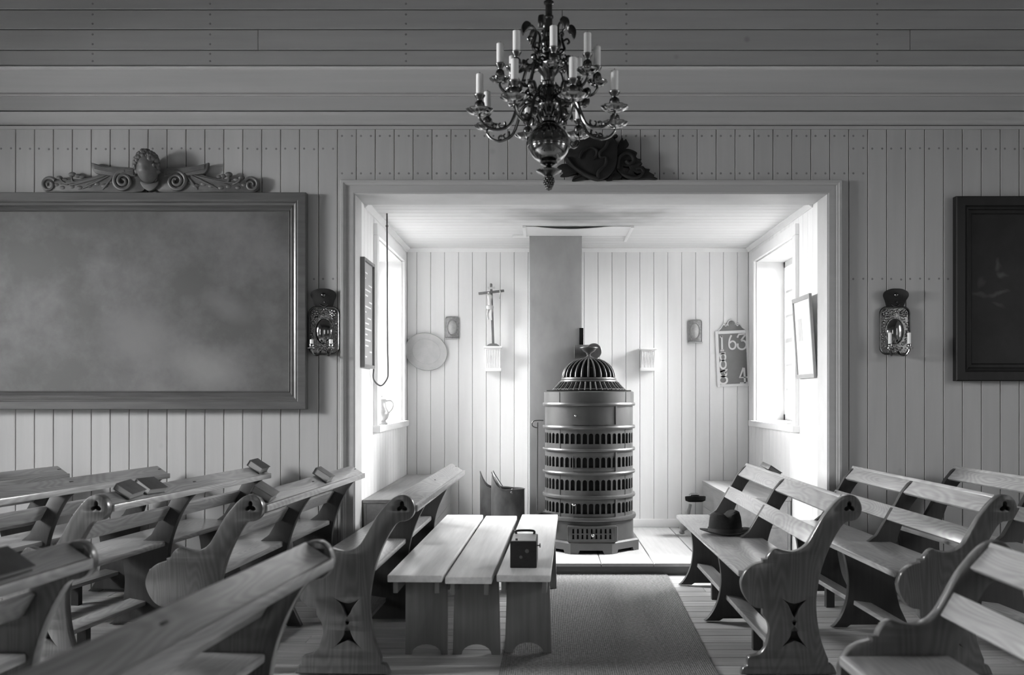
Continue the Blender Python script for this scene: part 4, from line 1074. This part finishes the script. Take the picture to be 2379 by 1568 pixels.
# framed picture leaning out from the right wall
fp = thing('framed_notice', 'thin framed white notice leaning out from the right alcove wall', 'picture', (AR - 0.006, 6.765, P(0, 877, 6.53).z), 0)
fw_, fh_ = 0.455, 0.585
fp.rotation_euler = (0, math.radians(-3.6), 0)
for (a, b, c, d) in ((-fw_/2, -fw_/2+.02, 0, fh_), (fw_/2-.02, fw_/2, 0, fh_), (-fw_/2+.02, fw_/2-.02, 0, .03), (-fw_/2+.02, fw_/2-.02, fh_-.03, fh_)):
    MB().box(-.020, 0, a, b, c, d, .002).build('frame_rail', mat('grey_frame', 0.34, 0.4, 0.1), fp)
MB().box(-.008, 0, -fw_/2+.02, fw_/2-.02, .03, fh_-.03).build('sheet', white_card, fp)
MB().box(-.0095, -.008, fw_/2-.19, fw_/2-.09, .27, .43).build('printed_patch', mat('pale_print', 0.5, 0.7, 0.1), fp)

# register board on the left alcove wall
rb = thing('register_board', 'dark framed list board with pale lines on the left alcove wall', 'notice board', (AL + .001, 6.68, P(0, 853, 6.50).z), 0)
rw, rh = 0.40, (853 - 597) * 6.50 / F
for (a, b, c, d) in ((-rw/2, -rw/2+.022, 0, rh), (rw/2-.022, rw/2, 0, rh), (-rw/2+.022, rw/2-.022, 0, .022), (-rw/2+.022, rw/2-.022, rh-.022, rh)):
    MB().box(0, .036, a, b, c, d, .003).build('frame_rail', mat('grey_brown_frame', 0.20, 0.45, 0.1), rb)
MB().box(0, .020, -rw/2+.022, rw/2-.022, .022, rh-.022).build('board_face', mat('list_face', 0.33, 0.5, 0.06), rb)
ln = MB()
for j, (u0, u1) in enumerate([(.05, .16), (.03, .10), (.20, .33), (.05, .28), (.04, .18), (.22, .34), (.05, .30), (.04, .12), (.16, .30), (.05, .22), (.04, .31), (.05, .16), (.06, .28), (.05, .20), (.24, .33), (.05, .14)]):
    z = rh - .10 - j*.039
    ln.box(.0202, .0212, -rw/2+.02+u0, -rw/2+.02+u1, z, z + .010)
ln.build('written_lines', white_card, rb)
# cord looping from the ceiling to the register board
ct = P(899, 497, 7.05)
pts = [(ct.x, 7.05, ZA - .002), (ct.x + .002, 7.05, 2.2), (ct.x + .004, 7.05, 1.7), (ct.x + .010, 7.04, P(0, 860, 7.04).z), (ct.x + .004, 7.03, P(0, 880, 7).z), (ct.x - .035, 6.99, P(0, 896, 7).z), (ct.x - .075, 6.92, P(0, 882, 6.9).z), (AL + .03, 6.86, P(0, 858, 6.86).z)]
cd = MB().tube(smooth(pts, n=6), 0.006, 6).build('bell_cord', cord_mat); tag(cd, 'thin dark cord looping from the alcove ceiling to the list board', 'cord')
MB().ball((ct.x, 7.05, P(0, 525, 7.05).z), .010).build('cord_knot', cord_mat, cd)

# jug on the left sill
jq = P(889, 993, 7.28)
jug = thing('lidded_jug', 'pale pewter jug with a curved handle on the left window sill', 'jug', (jq.x, 7.30, AZ0 - .004), 0.3)
jug.location.x = AL + .01
jp = [(.046, 0), (.052, .006), (.040, .016), (.034, .026), (.052, .05), (.060, .075), (.055, .10), (.040, .125), (.034, .15), (.033, .175), (.038, .19), (.036, .195), (.020, .205), (.006, .208), (.008, .216), (.004, .222)]
MB().lathe(jp, 28).build('body', pewter, jug)
MB().tube(smooth([(.034, 0, .178), (.07, 0, .182), (.09, 0, .155), (.082, 0, .12), (.062, 0, .095), (.056, 0, .085)], n=4), .006, 8).build('handle', pewter, jug)
MB().tube(smooth([(-.05, 0, .06), (-.068, 0, .09), (-.06, 0, .13), (-.055, 0, .165), (-.062, 0, .18)], n=4), [.014 - .0005*i for i in range(17)], 10).build('spout', pewter, jug)
o = MB().box(-.004, .004, -.10, .10, 0, .26, .002, Matrix.Translation((AR + .10, 7.36, AZ0 - .004)) @ Matrix.Rotation(math.radians(-24), 4, 'X')).build('leaning_board', mat('grey_slate', .3, .6)); tag(o, 'small thin board leaning in the corner of the right window sill', 'board')

# ------------------------------------------------------------------ wall sconces of brass
def brass_sconce(label, px, side):
    q = P(px, 768, D1 - .02)
    r = thing('brass_sconce', label, 'sconce', (q.x, D1 - .002, q.z), group='embossed brass sconces either side of the opening')
    s = D1 / F
    a, b, c = 35*s, 55*s, 16*s
    out = []
    for (sx, sz, a0) in ((1, 1, 0), (-1, 1, PI/2), (-1, -1, PI), (1, -1, 1.5*PI)):
        for i in range(6):
            t = a0 + i*PI/10; out.append(Vector((sx*(a-c) + c*math.cos(t), sz*(b-c) + c*math.sin(t))))
    MB().prism(out, -.016, 0, (), .003).build('back_plate', brass_relief, r)
    MB().tube([Vector((p.x*.985, -.018, p.y*.99)) for p in out], .006, 8, closed=True).build('plate_rim', brass, r)
    MB().ball((0, -.016, -2*s), 1, 28, 16, squash=(20*s, .026, 30*s)).build('mirror_boss', brass_mirror, r)
    MB().tube([(21*s*math.cos(t), -.019, -2*s + 31*s*math.sin(t)) for t in [2*PI*k/32 for k in range(32)]], .005, 6, closed=True).build('boss_ring', brass_relief, r)
    ro = MB()
    for sx in (-1, 1):
        cx_, cz_ = sx*21*s, 40*s
        for k in range(7):
            t = 2*PI*k/7; ro.ball((cx_ + 6*s*math.cos(t), -.018, cz_ + 6*s*math.sin(t)), 3.6*s, 8, 6)
        ro.ball((cx_, -.021, cz_), 4.5*s, 8, 6)
    rnd = random.Random(5)
    for k in range(46):
        t = 2*PI*k/46; ex = 27.5*s*math.cos(t)*rnd.uniform(.95, 1.15); ez = -2*s + 40*s*math.sin(t)*rnd.uniform(.95, 1.2)
        if abs(ex) < 31*s and abs(ez) < 50*s: ro.ball((ex, -.016, ez), rnd.uniform(2, 4)*s, 7, 5)
    ro.build('embossed_leaves', brass_relief, r)
    # crest: fan leaning forward
    cr_o = smooth([(-17*s, 0), (-22*s, 16*s), (-27*s, 28*s), (-24*s, 37*s), (-12*s, 43*s), (0, 44*s), (12*s, 43*s), (24*s, 37*s), (27*s, 28*s), (22*s, 16*s), (17*s, 0)], n=4)
    m = Matrix.Translation((0, -.012, b - 3*s)) @ Matrix.Rotation(math.radians(16), 4, 'X') @ Matrix.Diagonal((1.1, 1, 1.05, 1))
    MB().prism(cr_o, -.004, .004, (), .0015, m).build('fan_crest', mat('tarnished_brass', .04, .35, .2, (20, 20, 20), metallic=.8), r)
    cb = MB(); cb.ball((0, -.008, 30*s), 5*s, 10, 6, m); cb.tube(smooth([(-9*s, -.006, 9*s), (0, -.008, 4*s), (9*s, -.006, 9*s)], n=3), .004, 6, m); cb.ball((2*s, -.008, 14*s), 2*s, 8, 6, m); cb.build('crest_ornament', brass, r)
    for sx in (-1, 1):
        cx_ = sx*22*s; zc = -44*s
        arm = MB().tube(smooth([(sx*8*s, -.012, zc-4*s), (sx*11*s, -.045, zc-13*s), (sx*17*s, -.085, zc-13*s), (cx_, -.10, zc-4*s), (cx_, -.10, zc+1*s)], n=4), .006, 8).build('candle_arm', brass, r)
        MB().lathe([(.006, 0), (.026, .004), (.026, .008), (.012, .010), (.015, .03), (.013, .034)], 16, Matrix.Translation((cx_, -.10, zc))).build('candle_cup', brass_mirror, arm)
        cl = thing('candle', 'short white candle on the %s arm of the %s brass sconce' % ('left' if sx < 0 else 'right', side), 'candle', (q.x + cx_, D1 - .102, q.z + zc + .034), group='candles of the brass sconces')
        ch_ = .028 if side == 'left' else .072
        MB().lathe([(.011, 0), (.011, ch_), (.006, ch_+.002)], 14).build('wax', wax, cl)
    return r
brass_sconce('embossed brass sconce between the large painting and the alcove', 753, 'left')
brass_sconce('embossed brass sconce left of the black framed picture', 2079, 'right')

# ------------------------------------------------------------------ pictures on the wall
def framed(name, label, px0, px1, py0, py1, prof, fmat, cmat, thick):
    a, b = P(px0, py0, D1 - .03), P(px1, py1, D1 - .03)
    w, h = b.x - a.x, a.z - b.z
    r = thing(name, label, 'painting', ((a.x+b.x)/2, D1 - .001, (a.z+b.z)/2))
    n = len(prof)
    for sgn, ax_ in (('t', 0), ('b', 0), ('l', 1), ('r', 1)):
        vs = []
        for e in (-1, 1):
            for (u, p) in prof:
                if sgn == 't': vs.append((e*(w/2-u), -p, h/2-u))
                elif sgn == 'b': vs.append((e*(w/2-u), -p, -h/2+u))
                elif sgn == 'l': vs.append((-w/2+u, -p, e*(h/2-u)))
                else: vs.append((w/2-u, -p, e*(h/2-u)))
        MB().poly(vs, [tuple(range(n)), tuple(range(n, 2*n))] + [(i, (i+1) % n, n+(i+1) % n, n+i) for i in range(n)]).build('frame_rail', fmat, r, 25)
    iu = prof[-1][0] - .004
    MB().box(-w/2+iu, w/2-iu, -.022, -.012, -h/2+iu, h/2-iu).build('canvas', cmat, r)
    return r
big_prof = [(0, 0), (0, .060), (.004, .066), (.050, .066), (.058, .060), (.064, .062), (.070, .052), (.082, .046), (.092, .050), (.098, .040), (.112, .030), (.116, .034), (.122, .024), (.122, 0)]
framed('large_painting', 'very large darkened painting in a wide brown moulded frame', -150, 713, 449, 951, big_prof, frame_brown,
       canvas_material('darkened_canvas', .085, .17, [(0.60, -.42, .28, .14, 0.3, .21), (.13, -.2, .3, .22, 0, .16), (.73, .0, .2, .1, .5, .15)], 3.1, .45), .06)
blk_prof = [(0, 0), (0, .050), (.006, .056), (.060, .052), (.066, .044), (.072, .046), (.084, .040), (.090, .030), (.108, .030), (.118, .022), (.118, 0)]
framed('dark_painting', 'nearly black old painting in a black frame at the right edge', 2218, 2700, 457, 885, blk_prof, frame_black,
       canvas_material('blackened_canvas', .012, .024, [(-.366, .19, .022, .05, -.1, .06), (-.335, .125, .032, .024, 0, .07), (-.37, .0, .09, .016, -.25, .06), (-.50, -.01, .07, .016, .15, .045), (-.48, .07, .024, .05, .3, .04), (-.37, -.075, .05, .014, .5, .045)], 8.3, .5, .2), .05)

# ------------------------------------------------------------------ carved crest with the winged head on the big frame
s1 = (D1 - .05) / F
crest = thing('carved_crest', 'carved winged head with leaf scrolls standing on the large painting', 'carving', (P(348, 448, D1 - .05).x, D1 - .012, P(348, 446.5, D1 - .05).z))
def cpt(x, y): return Vector(((x - 1143)/4.489*s1, (510 - y)/4.489*s1))      # tracing of the crest
def spiral(cx, cz, r0, turns, n, sx=1, dirn=1, a0=0.0, shrink=.8):
    out = []
    for i in range(n+1):
        t = i/n; r = r0*(1 - shrink*t); a = a0 + dirn*turns*2*PI*t
        out.append((cx + sx*r*math.cos(a), cz + r*math.sin(a)))
    return out
for s_ in (-1, 1):
    def mx(x, y):
        p = cpt(x, y); return Vector((p.x if s_ > 0 else -p.x, p.y))
    # the low scroll arm body
    body = smooth([mx(1230, 500), mx(1230, 330), mx(1300, 290), mx(1400, 285), mx(1520, 288), mx(1650, 310), mx(1760, 350), mx(1840, 362), mx(1960, 370), mx(2060, 378), mx(2160, 365), mx(2230, 355), mx(2275, 400), mx(2275, 465), mx(2230, 505), mx(2100, 508), mx(1800, 505)], True, 4)
    MB().prism(body, -.030, 0, (), .006).build('scroll_arm', carve, crest)
    v = spiral(mx(1420, 395).x, mx(1420, 395).y, .100*s1*F/D1*0+.068, 2.1, 44, s_, -1, PI*.55, .85)
    MB().tube([(x, -.034 - .012*i/44, z) for i, (x, z) in enumerate(v)], [.015 - .006*i/44 for i in range(45)], 8).build('volute', carve, crest)
    v = spiral(mx(2200, 430).x, mx(2200, 430).y, .050, 1.5, 30, s_, -1, PI*.8, .8)
    MB().tube([(x, -.032, z) for x, z in v], [.012 - .005*i/30 for i in range(31)], 8).build('end_volute', carve, crest)
    # wing
    wing = smooth([mx(1290, 345), mx(1290, 275), mx(1345, 253), mx(1480, 245), mx(1600, 238), mx(1690, 218)], n=4) + [mx(1755, 200)] + smooth([mx(1748, 255), mx(1712, 310), mx(1600, 330), mx(1450, 345)], n=4)
    wo = MB().prism(wing, -.040, -.006, (), .005).build('wing', carve, crest)
    ft = MB()
    for k in range(5):
        z = k*11; ft.tube(smooth([(p.x, -.042, p.y) for p in (mx(1310, 285+z), mx(1450, 268+z), mx(1600, 258+z*.7), mx(1715, 228+z*.8))], n=4), [.004]*13, 6)
    ft.build('feather_ridges', carve, wo)
    lf = MB()
    for (x, y, r, an) in ((1960, 320, 22, .6), (1905, 335, 18, .4), (1860, 345, 16, .2), (2095, 355, 18, .5), (2040, 375, 16, .3), (1700, 420, 20, 0), (1620, 440, 22, .3), (1780, 440, 20, .2), (1880, 460, 20, .1), (1960, 450, 18, .4), (2060, 460, 18, .2), (1560, 400, 18, .5), (2120, 430, 16, .2)):
        p = mx(x, y); lf.ball((p.x, -.026, p.y), r/4.489*s1*1.5, 10, 7, squash=(1.25, .55, .8))
    for (a_, b_, c_) in (((1560, 330), (1700, 400), (1850, 470)), ((1600, 330), (1780, 385), (1980, 440)), ((1680, 350), (1850, 395), (2080, 420)), ((1520, 330), (1590, 420), (1640, 480)), ((1850, 400), (1950, 400), (1965, 315)), ((2000, 430), (2060, 400), (2095, 350))):
        lf.tube(smooth([(p.x, -.031, p.y) for p in (mx(*a_), mx(*b_), mx(*c_))], n=5), [.004 + .005*math.sin(PI*i/10) for i in range(11)], 6)
    lf.build('leaf_carving', carve, crest)
# the head: one skull surface with cheeks, nose, brow; hair of curls as a piece of its own
def cherub():
    mb = MB(); nu, nv = 28, 20; R0 = .088
    vs = []
    for j in range(nv+1):
        ph = PI*j/nv
        for k in range(nu):
            th = 2*PI*k/nu
            x = math.sin(ph)*math.cos(th); y = math.sin(ph)*math.sin(th); z = math.cos(ph)
            rx, ry, rz = .80, .82, 1.02
            px, py, pz = x*rx, y*ry, z*rz
            fr_ = max(0, -y)
            def bump(cx, cz, w, amp): return amp*math.exp(-(((px-cx)**2 + (pz-cz)**2)/w**2))*fr_
            d = bump(0, -.12, .10, .13) + bump(0, .05, .08, .05) + bump(.33, -.26, .24, .13) + bump(-.33, -.26, .24, .13) + bump(0, -.72, .20, .12) \
                - bump(.27, .05, .13, .13) - bump(-.27, .05, .13, .13) + bump(.27, .05, .07, .08) + bump(-.27, .05, .07, .08) + bump(.28, .24, .18, .07) + bump(-.28, .24, .18, .07) \
                + bump(.09, -.36, .09, .06) + bump(-.09, -.36, .09, .06) - bump(0, -.42, .06, .07) + bump(0, -.50, .10, .06)
            vs.append((px*R0, (py - d)*R0, pz*R0))
    fs = [(j*nu+k, j*nu+(k+1) % nu, (j+1)*nu+(k+1) % nu, (j+1)*nu+k) for j in range(nv) for k in range(nu)]
    mb.poly(vs, fs); return mb
hc = cpt(1145, 260)
hd_m = Matrix.Translation((hc.x, -.075, hc.y - .005)) @ Matrix.Rotation(math.radians(8), 4, 'X')
b_ = cherub(); bmesh.ops.transform(b_.bm, matrix=hd_m @ Matrix.Diagonal((1.0, 1, 1.12, 1)), verts=b_.bm.verts); ho = b_.build('cherub_head', carve, crest, 60)
hr = MB(); rnd = random.Random(3)
for k in range(60):
    t = rnd.uniform(-.25, PI + .25); e = rnd.uniform(.45, 1.25)
    x = .070*math.cos(t)*math.sin(e+.35)*1.05; z = .100*math.sin(t)*.95*max(.35, math.sin(e)) + .02; yv = -.062*math.cos(e)*1.1
    if z < .035 and abs(x) < .055: continue
    hr.ball((x, yv*.9 + .01, z), rnd.uniform(.014, .021), 8, 6)
for sx in (-1, 1):
    for z in (.05, .025, 0, -.025): hr.ball((sx*(.070 - abs(z)*.1), -.005, z), .019, 8, 6)
bmesh.ops.transform(hr.bm, matrix=hd_m, verts=hr.bm.verts); hr.build('curly_hair', carve, ho, 60)
cl_ = MB().prism(smooth([cpt(1050, 395), cpt(1075, 460), cpt(1145, 500), cpt(1215, 460), cpt(1240, 395), cpt(1145, 420)], True, 4), -.050, -.005, (), .006).build('collar_leaf', carve, crest)

# ------------------------------------------------------------------ black carved scroll on the head architrave
sc2 = thing('carved_scroll', 'black carved leaf scroll standing on the opening behind the chandelier', 'carving', (0, D1 - .045, 0))
def bpt(x, y): q_ = P(1270 + x/8.496, 300 + y/8.496, D1 - .045); return Vector((q_.x, q_.z))
def blob(pts, y0, y1, name, hl=(), b=.006): MB().prism(smooth([bpt(*p) for p in pts], True, 3), y0, y1, hl, b).build(name, carve_black, sc2)
tail = [(1380, 420), (1460, 215), (1500, 190), (1515, 235), (1560, 205), (1590, 250), (1620, 320), (1560, 370), (1540, 395), (1620, 400), (1720, 435), (1785, 480), (1760, 545), (1800, 590), (1870, 600), (1840, 640), (1885, 690), (1830, 730), (1900, 740), (1950, 785), (2035, 800), (2020, 850), (2120, 910), (2110, 940), (2185, 985), (2130, 1005), (1950, 990), (1760, 1005), (1560, 965), (1420, 860), (1360, 700)]
blob(tail, -.020, .030, 'leaf_tail', [[bpt(*p) for p in [(1500, 740), (1620, 750), (1640, 800), (1590, 870), (1530, 820)]], [bpt(*p) for p in [(1715, 850), (1780, 890), (1870, 880), (1860, 930), (1780, 930), (1730, 895)]]])
blob([(470, 380), (560, 250), (760, 140), (960, 120), (1100, 170), (1190, 215), (1260, 150), (1400, 155), (1320, 195), (1385, 300), (1390, 560), (1360, 760), (1240, 930), (1120, 1000), (1010, 1030), (870, 1000), (700, 930), (520, 800), (400, 690), (360, 540)], -.045, .030, 'shield_body', (), .012)
blob([(200, 770), (380, 690), (620, 860), (700, 930), (560, 990), (500, 1030), (620, 890), (420, 935), (270, 935), (330, 860)], -.020, .020, 'left_leaf', (), .004)
blob([(500, 1025), (590, 900), (760, 960), (900, 1000), (790, 985), (640, 1020)], -.015, .020, 'lower_leaf', (), .003)
blob([(1170, 1020), (1300, 920), (1400, 860), (1480, 950), (1410, 990), (1310, 985), (1290, 1020)], -.020, .020, 'right_leaf', (), .003)
cvb = MB()
cvb.tube(smooth([(bpt(*p).x, -.050, bpt(*p).y) for p in [(400, 600), (520, 760), (720, 900), (980, 1000), (1010, 880), (1150, 740), (1160, 600), (1060, 590), (1040, 500), (1150, 400), (1200, 280)]], n=4), .011, 8)
cvb.tube(smooth([(bpt(*p).x, -.026, bpt(*p).y) for p in [(1400, 800), (1420, 600), (1500, 520), (1600, 490), (1690, 560), (1700, 660), (1620, 700), (1560, 640)]], n=4), .012, 8)
cvb.tube(smooth([(bpt(*p).x, -.026, bpt(*p).y) for p in [(1480, 900), (1650, 960), (1800, 960), (1900, 870), (1850, 790), (1760, 800)]], n=4), .009, 8)
cvb.tube(smooth([(bpt(*p).x, -.048, bpt(*p).y) for p in [(640, 620), (700, 480), (860, 400), (980, 460), (960, 580), (900, 620)]], n=4), .010, 8)
cvb.build('carved_ridges', carve_black, sc2)

# ------------------------------------------------------------------ chandelier
CD = 4.40
chx = (1275 - CX) * CD / F
def cz_(py): return H + (CY - py) * CD / F
u_ = CD / F                                          # one tracing pixel in metres
chand = thing('chandelier', 'dark brass chandelier with two rings of arms and a large ball', 'chandelier', (chx, CD, 0))
MB().lathe([(8.5*u_, cz_(75)), (8.5*u_, cz_(45)), (11*u_, cz_(42)), (11*u_, cz_(38)), (8*u_, cz_(35)), (8*u_, cz_(12)), (12*u_, cz_(9)), (12*u_, cz_(5)), (7*u_, cz_(1)), (6*u_, cz_(-20)), (2*u_, cz_(-30)), (2*u_, ZC - .03), (.05, ZC - .02), (.05, ZC)], 20).build('suspension_rod', brass, chand)
shaft = [(7, 285), (18, 284), (20, 278), (13, 272), (17, 262), (26, 250), (28, 240), (22, 226), (13, 214), (10, 205), (18, 200), (19, 194), (11, 188), (14, 178), (24, 166), (26, 156), (19, 145), (10, 136), (9, 130), (17, 126), (20, 118), (17, 110), (21, 103), (18, 95), (12, 88), (15, 80), (9, 74)]
MB().lathe([(a*u_, cz_(b)) for a, b in shaft], 28).build('baluster_shaft', brass, chand)
ball_c = cz_(334)
bp = [(8, 386), (14, 384), (20, 381)] + [(49*math.sin(t), 334 + 47*math.cos(t)) for t in [.42 + i*(PI-.84)/16 for i in range(17)]] + [(20, 289), (16, 287)]
MB().lathe([(max(a, 1)*u_, cz_(b)) for a, b in bp], 40).build('ball', mat('ball_brass', .23, .10, .15, (8, 8, 8), metallic=1.0), chand)
MB().tube([(49.6*u_*math.cos(2*PI*k/48), 49.6*u_*math.sin(2*PI*k/48), cz_(341)) for k in range(48)], .0025, 6, closed=True).build('ball_bead', brass, chand)
MB().lathe([(7*u_, cz_(387)), (10*u_, cz_(391)), (24*u_, cz_(394)), (30*u_, cz_(397)), (28*u_, cz_(400)), (17*u_, cz_(405)), (9*u_, cz_(411))], 28).build('pendant_collar', brass, chand)
pc = MB(); 
for i in range(6):
    z = 412 + i*5; r_ = [9, 12, 12.5, 11, 8, 5][i]; nn_ = 9
    for k in range(nn_):
        a = 2*PI*(k + .5*(i % 2))/nn_; pc.ball((r_*u_*math.cos(a)*.8, r_*u_*math.sin(a)*.8, cz_(z)), 4.2*u_, 7, 5)
pc.lathe([(5*u_, cz_(410)), (9*u_, cz_(418)), (8*u_, cz_(430)), (2*u_, cz_(443))], 14)
pc.build('grape_finial', brass, chand)
def arm_meshes(R, zt, drop, hub_r, hub_z, plate_r, cup_h, cup_r):
    """radial along +x, the drip plate at (R, zt)"""
    arm = MB()
    path = [(hub_r, 0, hub_z), (hub_r + (R-hub_r)*.18, 0, hub_z + drop*.25), (hub_r + (R-hub_r)*.34, 0, hub_z - drop*.1), (hub_r + (R-hub_r)*.50, 0, zt - drop*.55), (hub_r + (R-hub_r)*.72, 0, zt - drop*1.0), (hub_r + (R-hub_r)*.90, 0, zt - drop*.78), (R, 0, zt - drop*.3), (R, 0, zt)]
    sp = smooth(path, n=5)
    arm.tube(sp, [.0085 - .003*i/len(sp) for i in range(len(sp))], 8)
    # curls and a leaf on the arm
    for (f_, sg, rr) in ((.22, 1, .026), (.52, 1, .022), (.62, -1, .014)):
        p = sp[int(f_*(len(sp)-1))]
        arm.tube([(p.x + sg*rr*.2 + rr*(1-.7*t)*math.cos(2.4 + sg*t*5.2), 0, p.z + rr*.9 + rr*(1-.7*t)*math.sin(2.4 + sg*t*5.2)) for t in [i/12 for i in range(13)]], [.006 - .003*i/12 for i in range(13)], 6)
    arm.ball((sp[10].x + .01, 0, sp[10].z + .03), .013, 8, 6, squash=(1.2, .5, 1))
    am = arm.mesh('arm'); am.materials.append(brass)
    pl = MB()
    def sca(k, r, z): return r*(1 + .06*math.cos(k*PI*2*10/40)) if r > plate_r*.5 else r
    pl.lathe([(.008, zt-.004), (plate_r*.55, zt+.000), (plate_r*.86, zt+.010), (plate_r, zt+.019), (plate_r*.97, zt+.022), (plate_r*.8, zt+.013), (plate_r*.5, zt+.006), (.010, zt+.004)], 40, Matrix.Translation((R, 0, 0)), ridge=sca)
    plm = pl.mesh('drip_plate', 60); plm.materials.append(brass_mirror)
    cu = MB().lathe([(.009, zt+.004), (.007, zt+.016), (cup_r*.75, zt+.022), (cup_r, zt+.022+cup_h*.25), (cup_r*.9, zt+.022+cup_h*.45), (cup_r*.5, zt+.022+cup_h*.58), (cup_r*.55, zt+.022+cup_h*.66), (cup_r*1.02, zt+.022+cup_h*.86), (cup_r*1.05, zt+.022+cup_h*.93), (cup_r*.8, zt+.022+cup_h)], 18, Matrix.Translation((R, 0, 0)))
    cum = cu.mesh('candle_cup'); cum.materials.append(brass)
    return am, plm, cum, zt + .022 + cup_h
cand_me = MB().lathe([(8.3*u_, 0), (8.3*u_, 44*u_), (7.5*u_, 45*u_), (2*u_, 44.5*u_)], 16).mesh('wax'); cand_me.materials.append(wax)
wick_me = MB().tube([(0, 0, 44*u_), (0, 0, 47*u_), (1.2*u_, 0, 49.5*u_)], .0016, 5).mesh('wick'); wick_me.materials.append(wick_mat)
where_low = ['at the front just right of the shaft', 'right and towards the front', 'far right', 'at the back right', 'at the back left', 'far left and low', 'far left', 'left and towards the front']
ang_low = [72, 27, -18, -63, -108, -153, 162, 117]
where_up = ['at the very front', 'at the front right', 'far right', 'at the back right', 'at the very back', 'at the back left', 'far left', 'at the front left']
ang_up = [85, 40, -5, -50, -95, -140, 175, 130]
for (angs, where, R, zt, drop, hr_, hz_, pr_, ch_, cr_, nm_) in ((ang_low, where_low, .330, cz_(281), .062, .045, cz_(243), .062, .070, .024, 'lower'), (ang_up, where_up, .226, cz_(196), .050, .040, cz_(160), .048, .070, .021, 'upper')):
    am, plm, cum, ztop = arm_meshes(R, zt, drop, hr_, hz_, pr_, ch_, cr_)
    for a_, w_ in zip(angs, where):
        th = -math.radians(a_)                          # positive angles towards the camera
        A = put('arm', am, chand, None, (0, 0, th)); put('drip_plate', plm, A); put('candle_cup', cum, A)
        cd_ = thing('candle', 'white candle %s of the %s chandelier ring' % (w_, nm_), 'candle', (chx + R*math.cos(th), CD + R*math.sin(th), ztop + .0005), group='candles of the chandelier')
        put('wax', cand_me, cd_); put('wick', wick_me, cd_, None, (0, 0, random.uniform(0, 6)))
# curled leaf ornaments: on top and between the rings
def leaf_hook(scale, up):
    mb = MB()
    if up:
        pth = smooth([(.03, 0, 0), (.055, 0, -.012), (.075, 0, .01), (.066, 0, .045), (.062, 0, .085), (.08, 0, .11), (.10, 0, .105)], n=5)
        mb.tube(pth, [.008 - .003*i/30 for i in range(len(pth))], 8)
        mb.tube(smooth([(.068, 0, .05), (.088, 0, .062), (.098, 0, .048), (.088, 0, .038)], n=4), .005, 6)
        leaf = [(.085, .115), (.105, .128), (.122, .118), (.130, .095), (.122, .062), (.110, .080), (.100, .088)]
        mb.prism(smooth([Vector(p) for p in leaf], True, 3), -.012, .012, (), .004)
        mb.tube([(.06 + .018*(1-.7*t)*math.cos(1 + t*6), 0, -.005 + .018*(1-.7*t)*math.sin(1 + t*6)) for t in [i/12 for i in range(13)]], .005, 6)
    else:
        pth = smooth([(.025, 0, 0), (.06, 0, .04), (.10, 0, .035), (.13, 0, .0), (.155, 0, -.012), (.175, 0, .01)], n=5)
        mb.tube(pth, [.008 - .003*i/25 for i in range(len(pth))], 8)
        mb.prism(smooth([Vector(p) for p in [(.165, .0), (.175, .025), (.20, .03), (.205, .01), (.195, -.012), (.178, -.012)]], True, 3), -.014, .014, (), .004)
        mb.tube([(.09 + .022*(1-.7*t)*math.cos(-1 - t*6), 0, .0 + .022*(1-.7*t)*math.sin(-1 - t*6)) for t in [i/12 for i in range(13)]], .006, 6)
    me = mb.mesh('leaf_hook'); me.materials.append(brass); return me
hk_u, hk_m = leaf_hook(1, True), leaf_hook(1, False)
for k in range(6): put('leaf_hook', hk_u, chand, (0, 0, cz_(118)), (0, 0, math.radians(12 + 60*k)))
for k in range(8): put('leaf_hook', hk_m, chand, (0, 0, cz_(232)), (0, 0, math.radians(22 + 45*k)))
for k in range(8): put('leaf_hook', hk_m, chand, (0, 0, cz_(152)), (0, 0, math.radians(10 + 45*k))).scale = (.62, .62, .62)
for k in range(8): put('leaf_hook', hk_m, chand, (0, 0, cz_(268)), (0, 0, math.radians(45*k))).scale = (.55, .8, -.9)
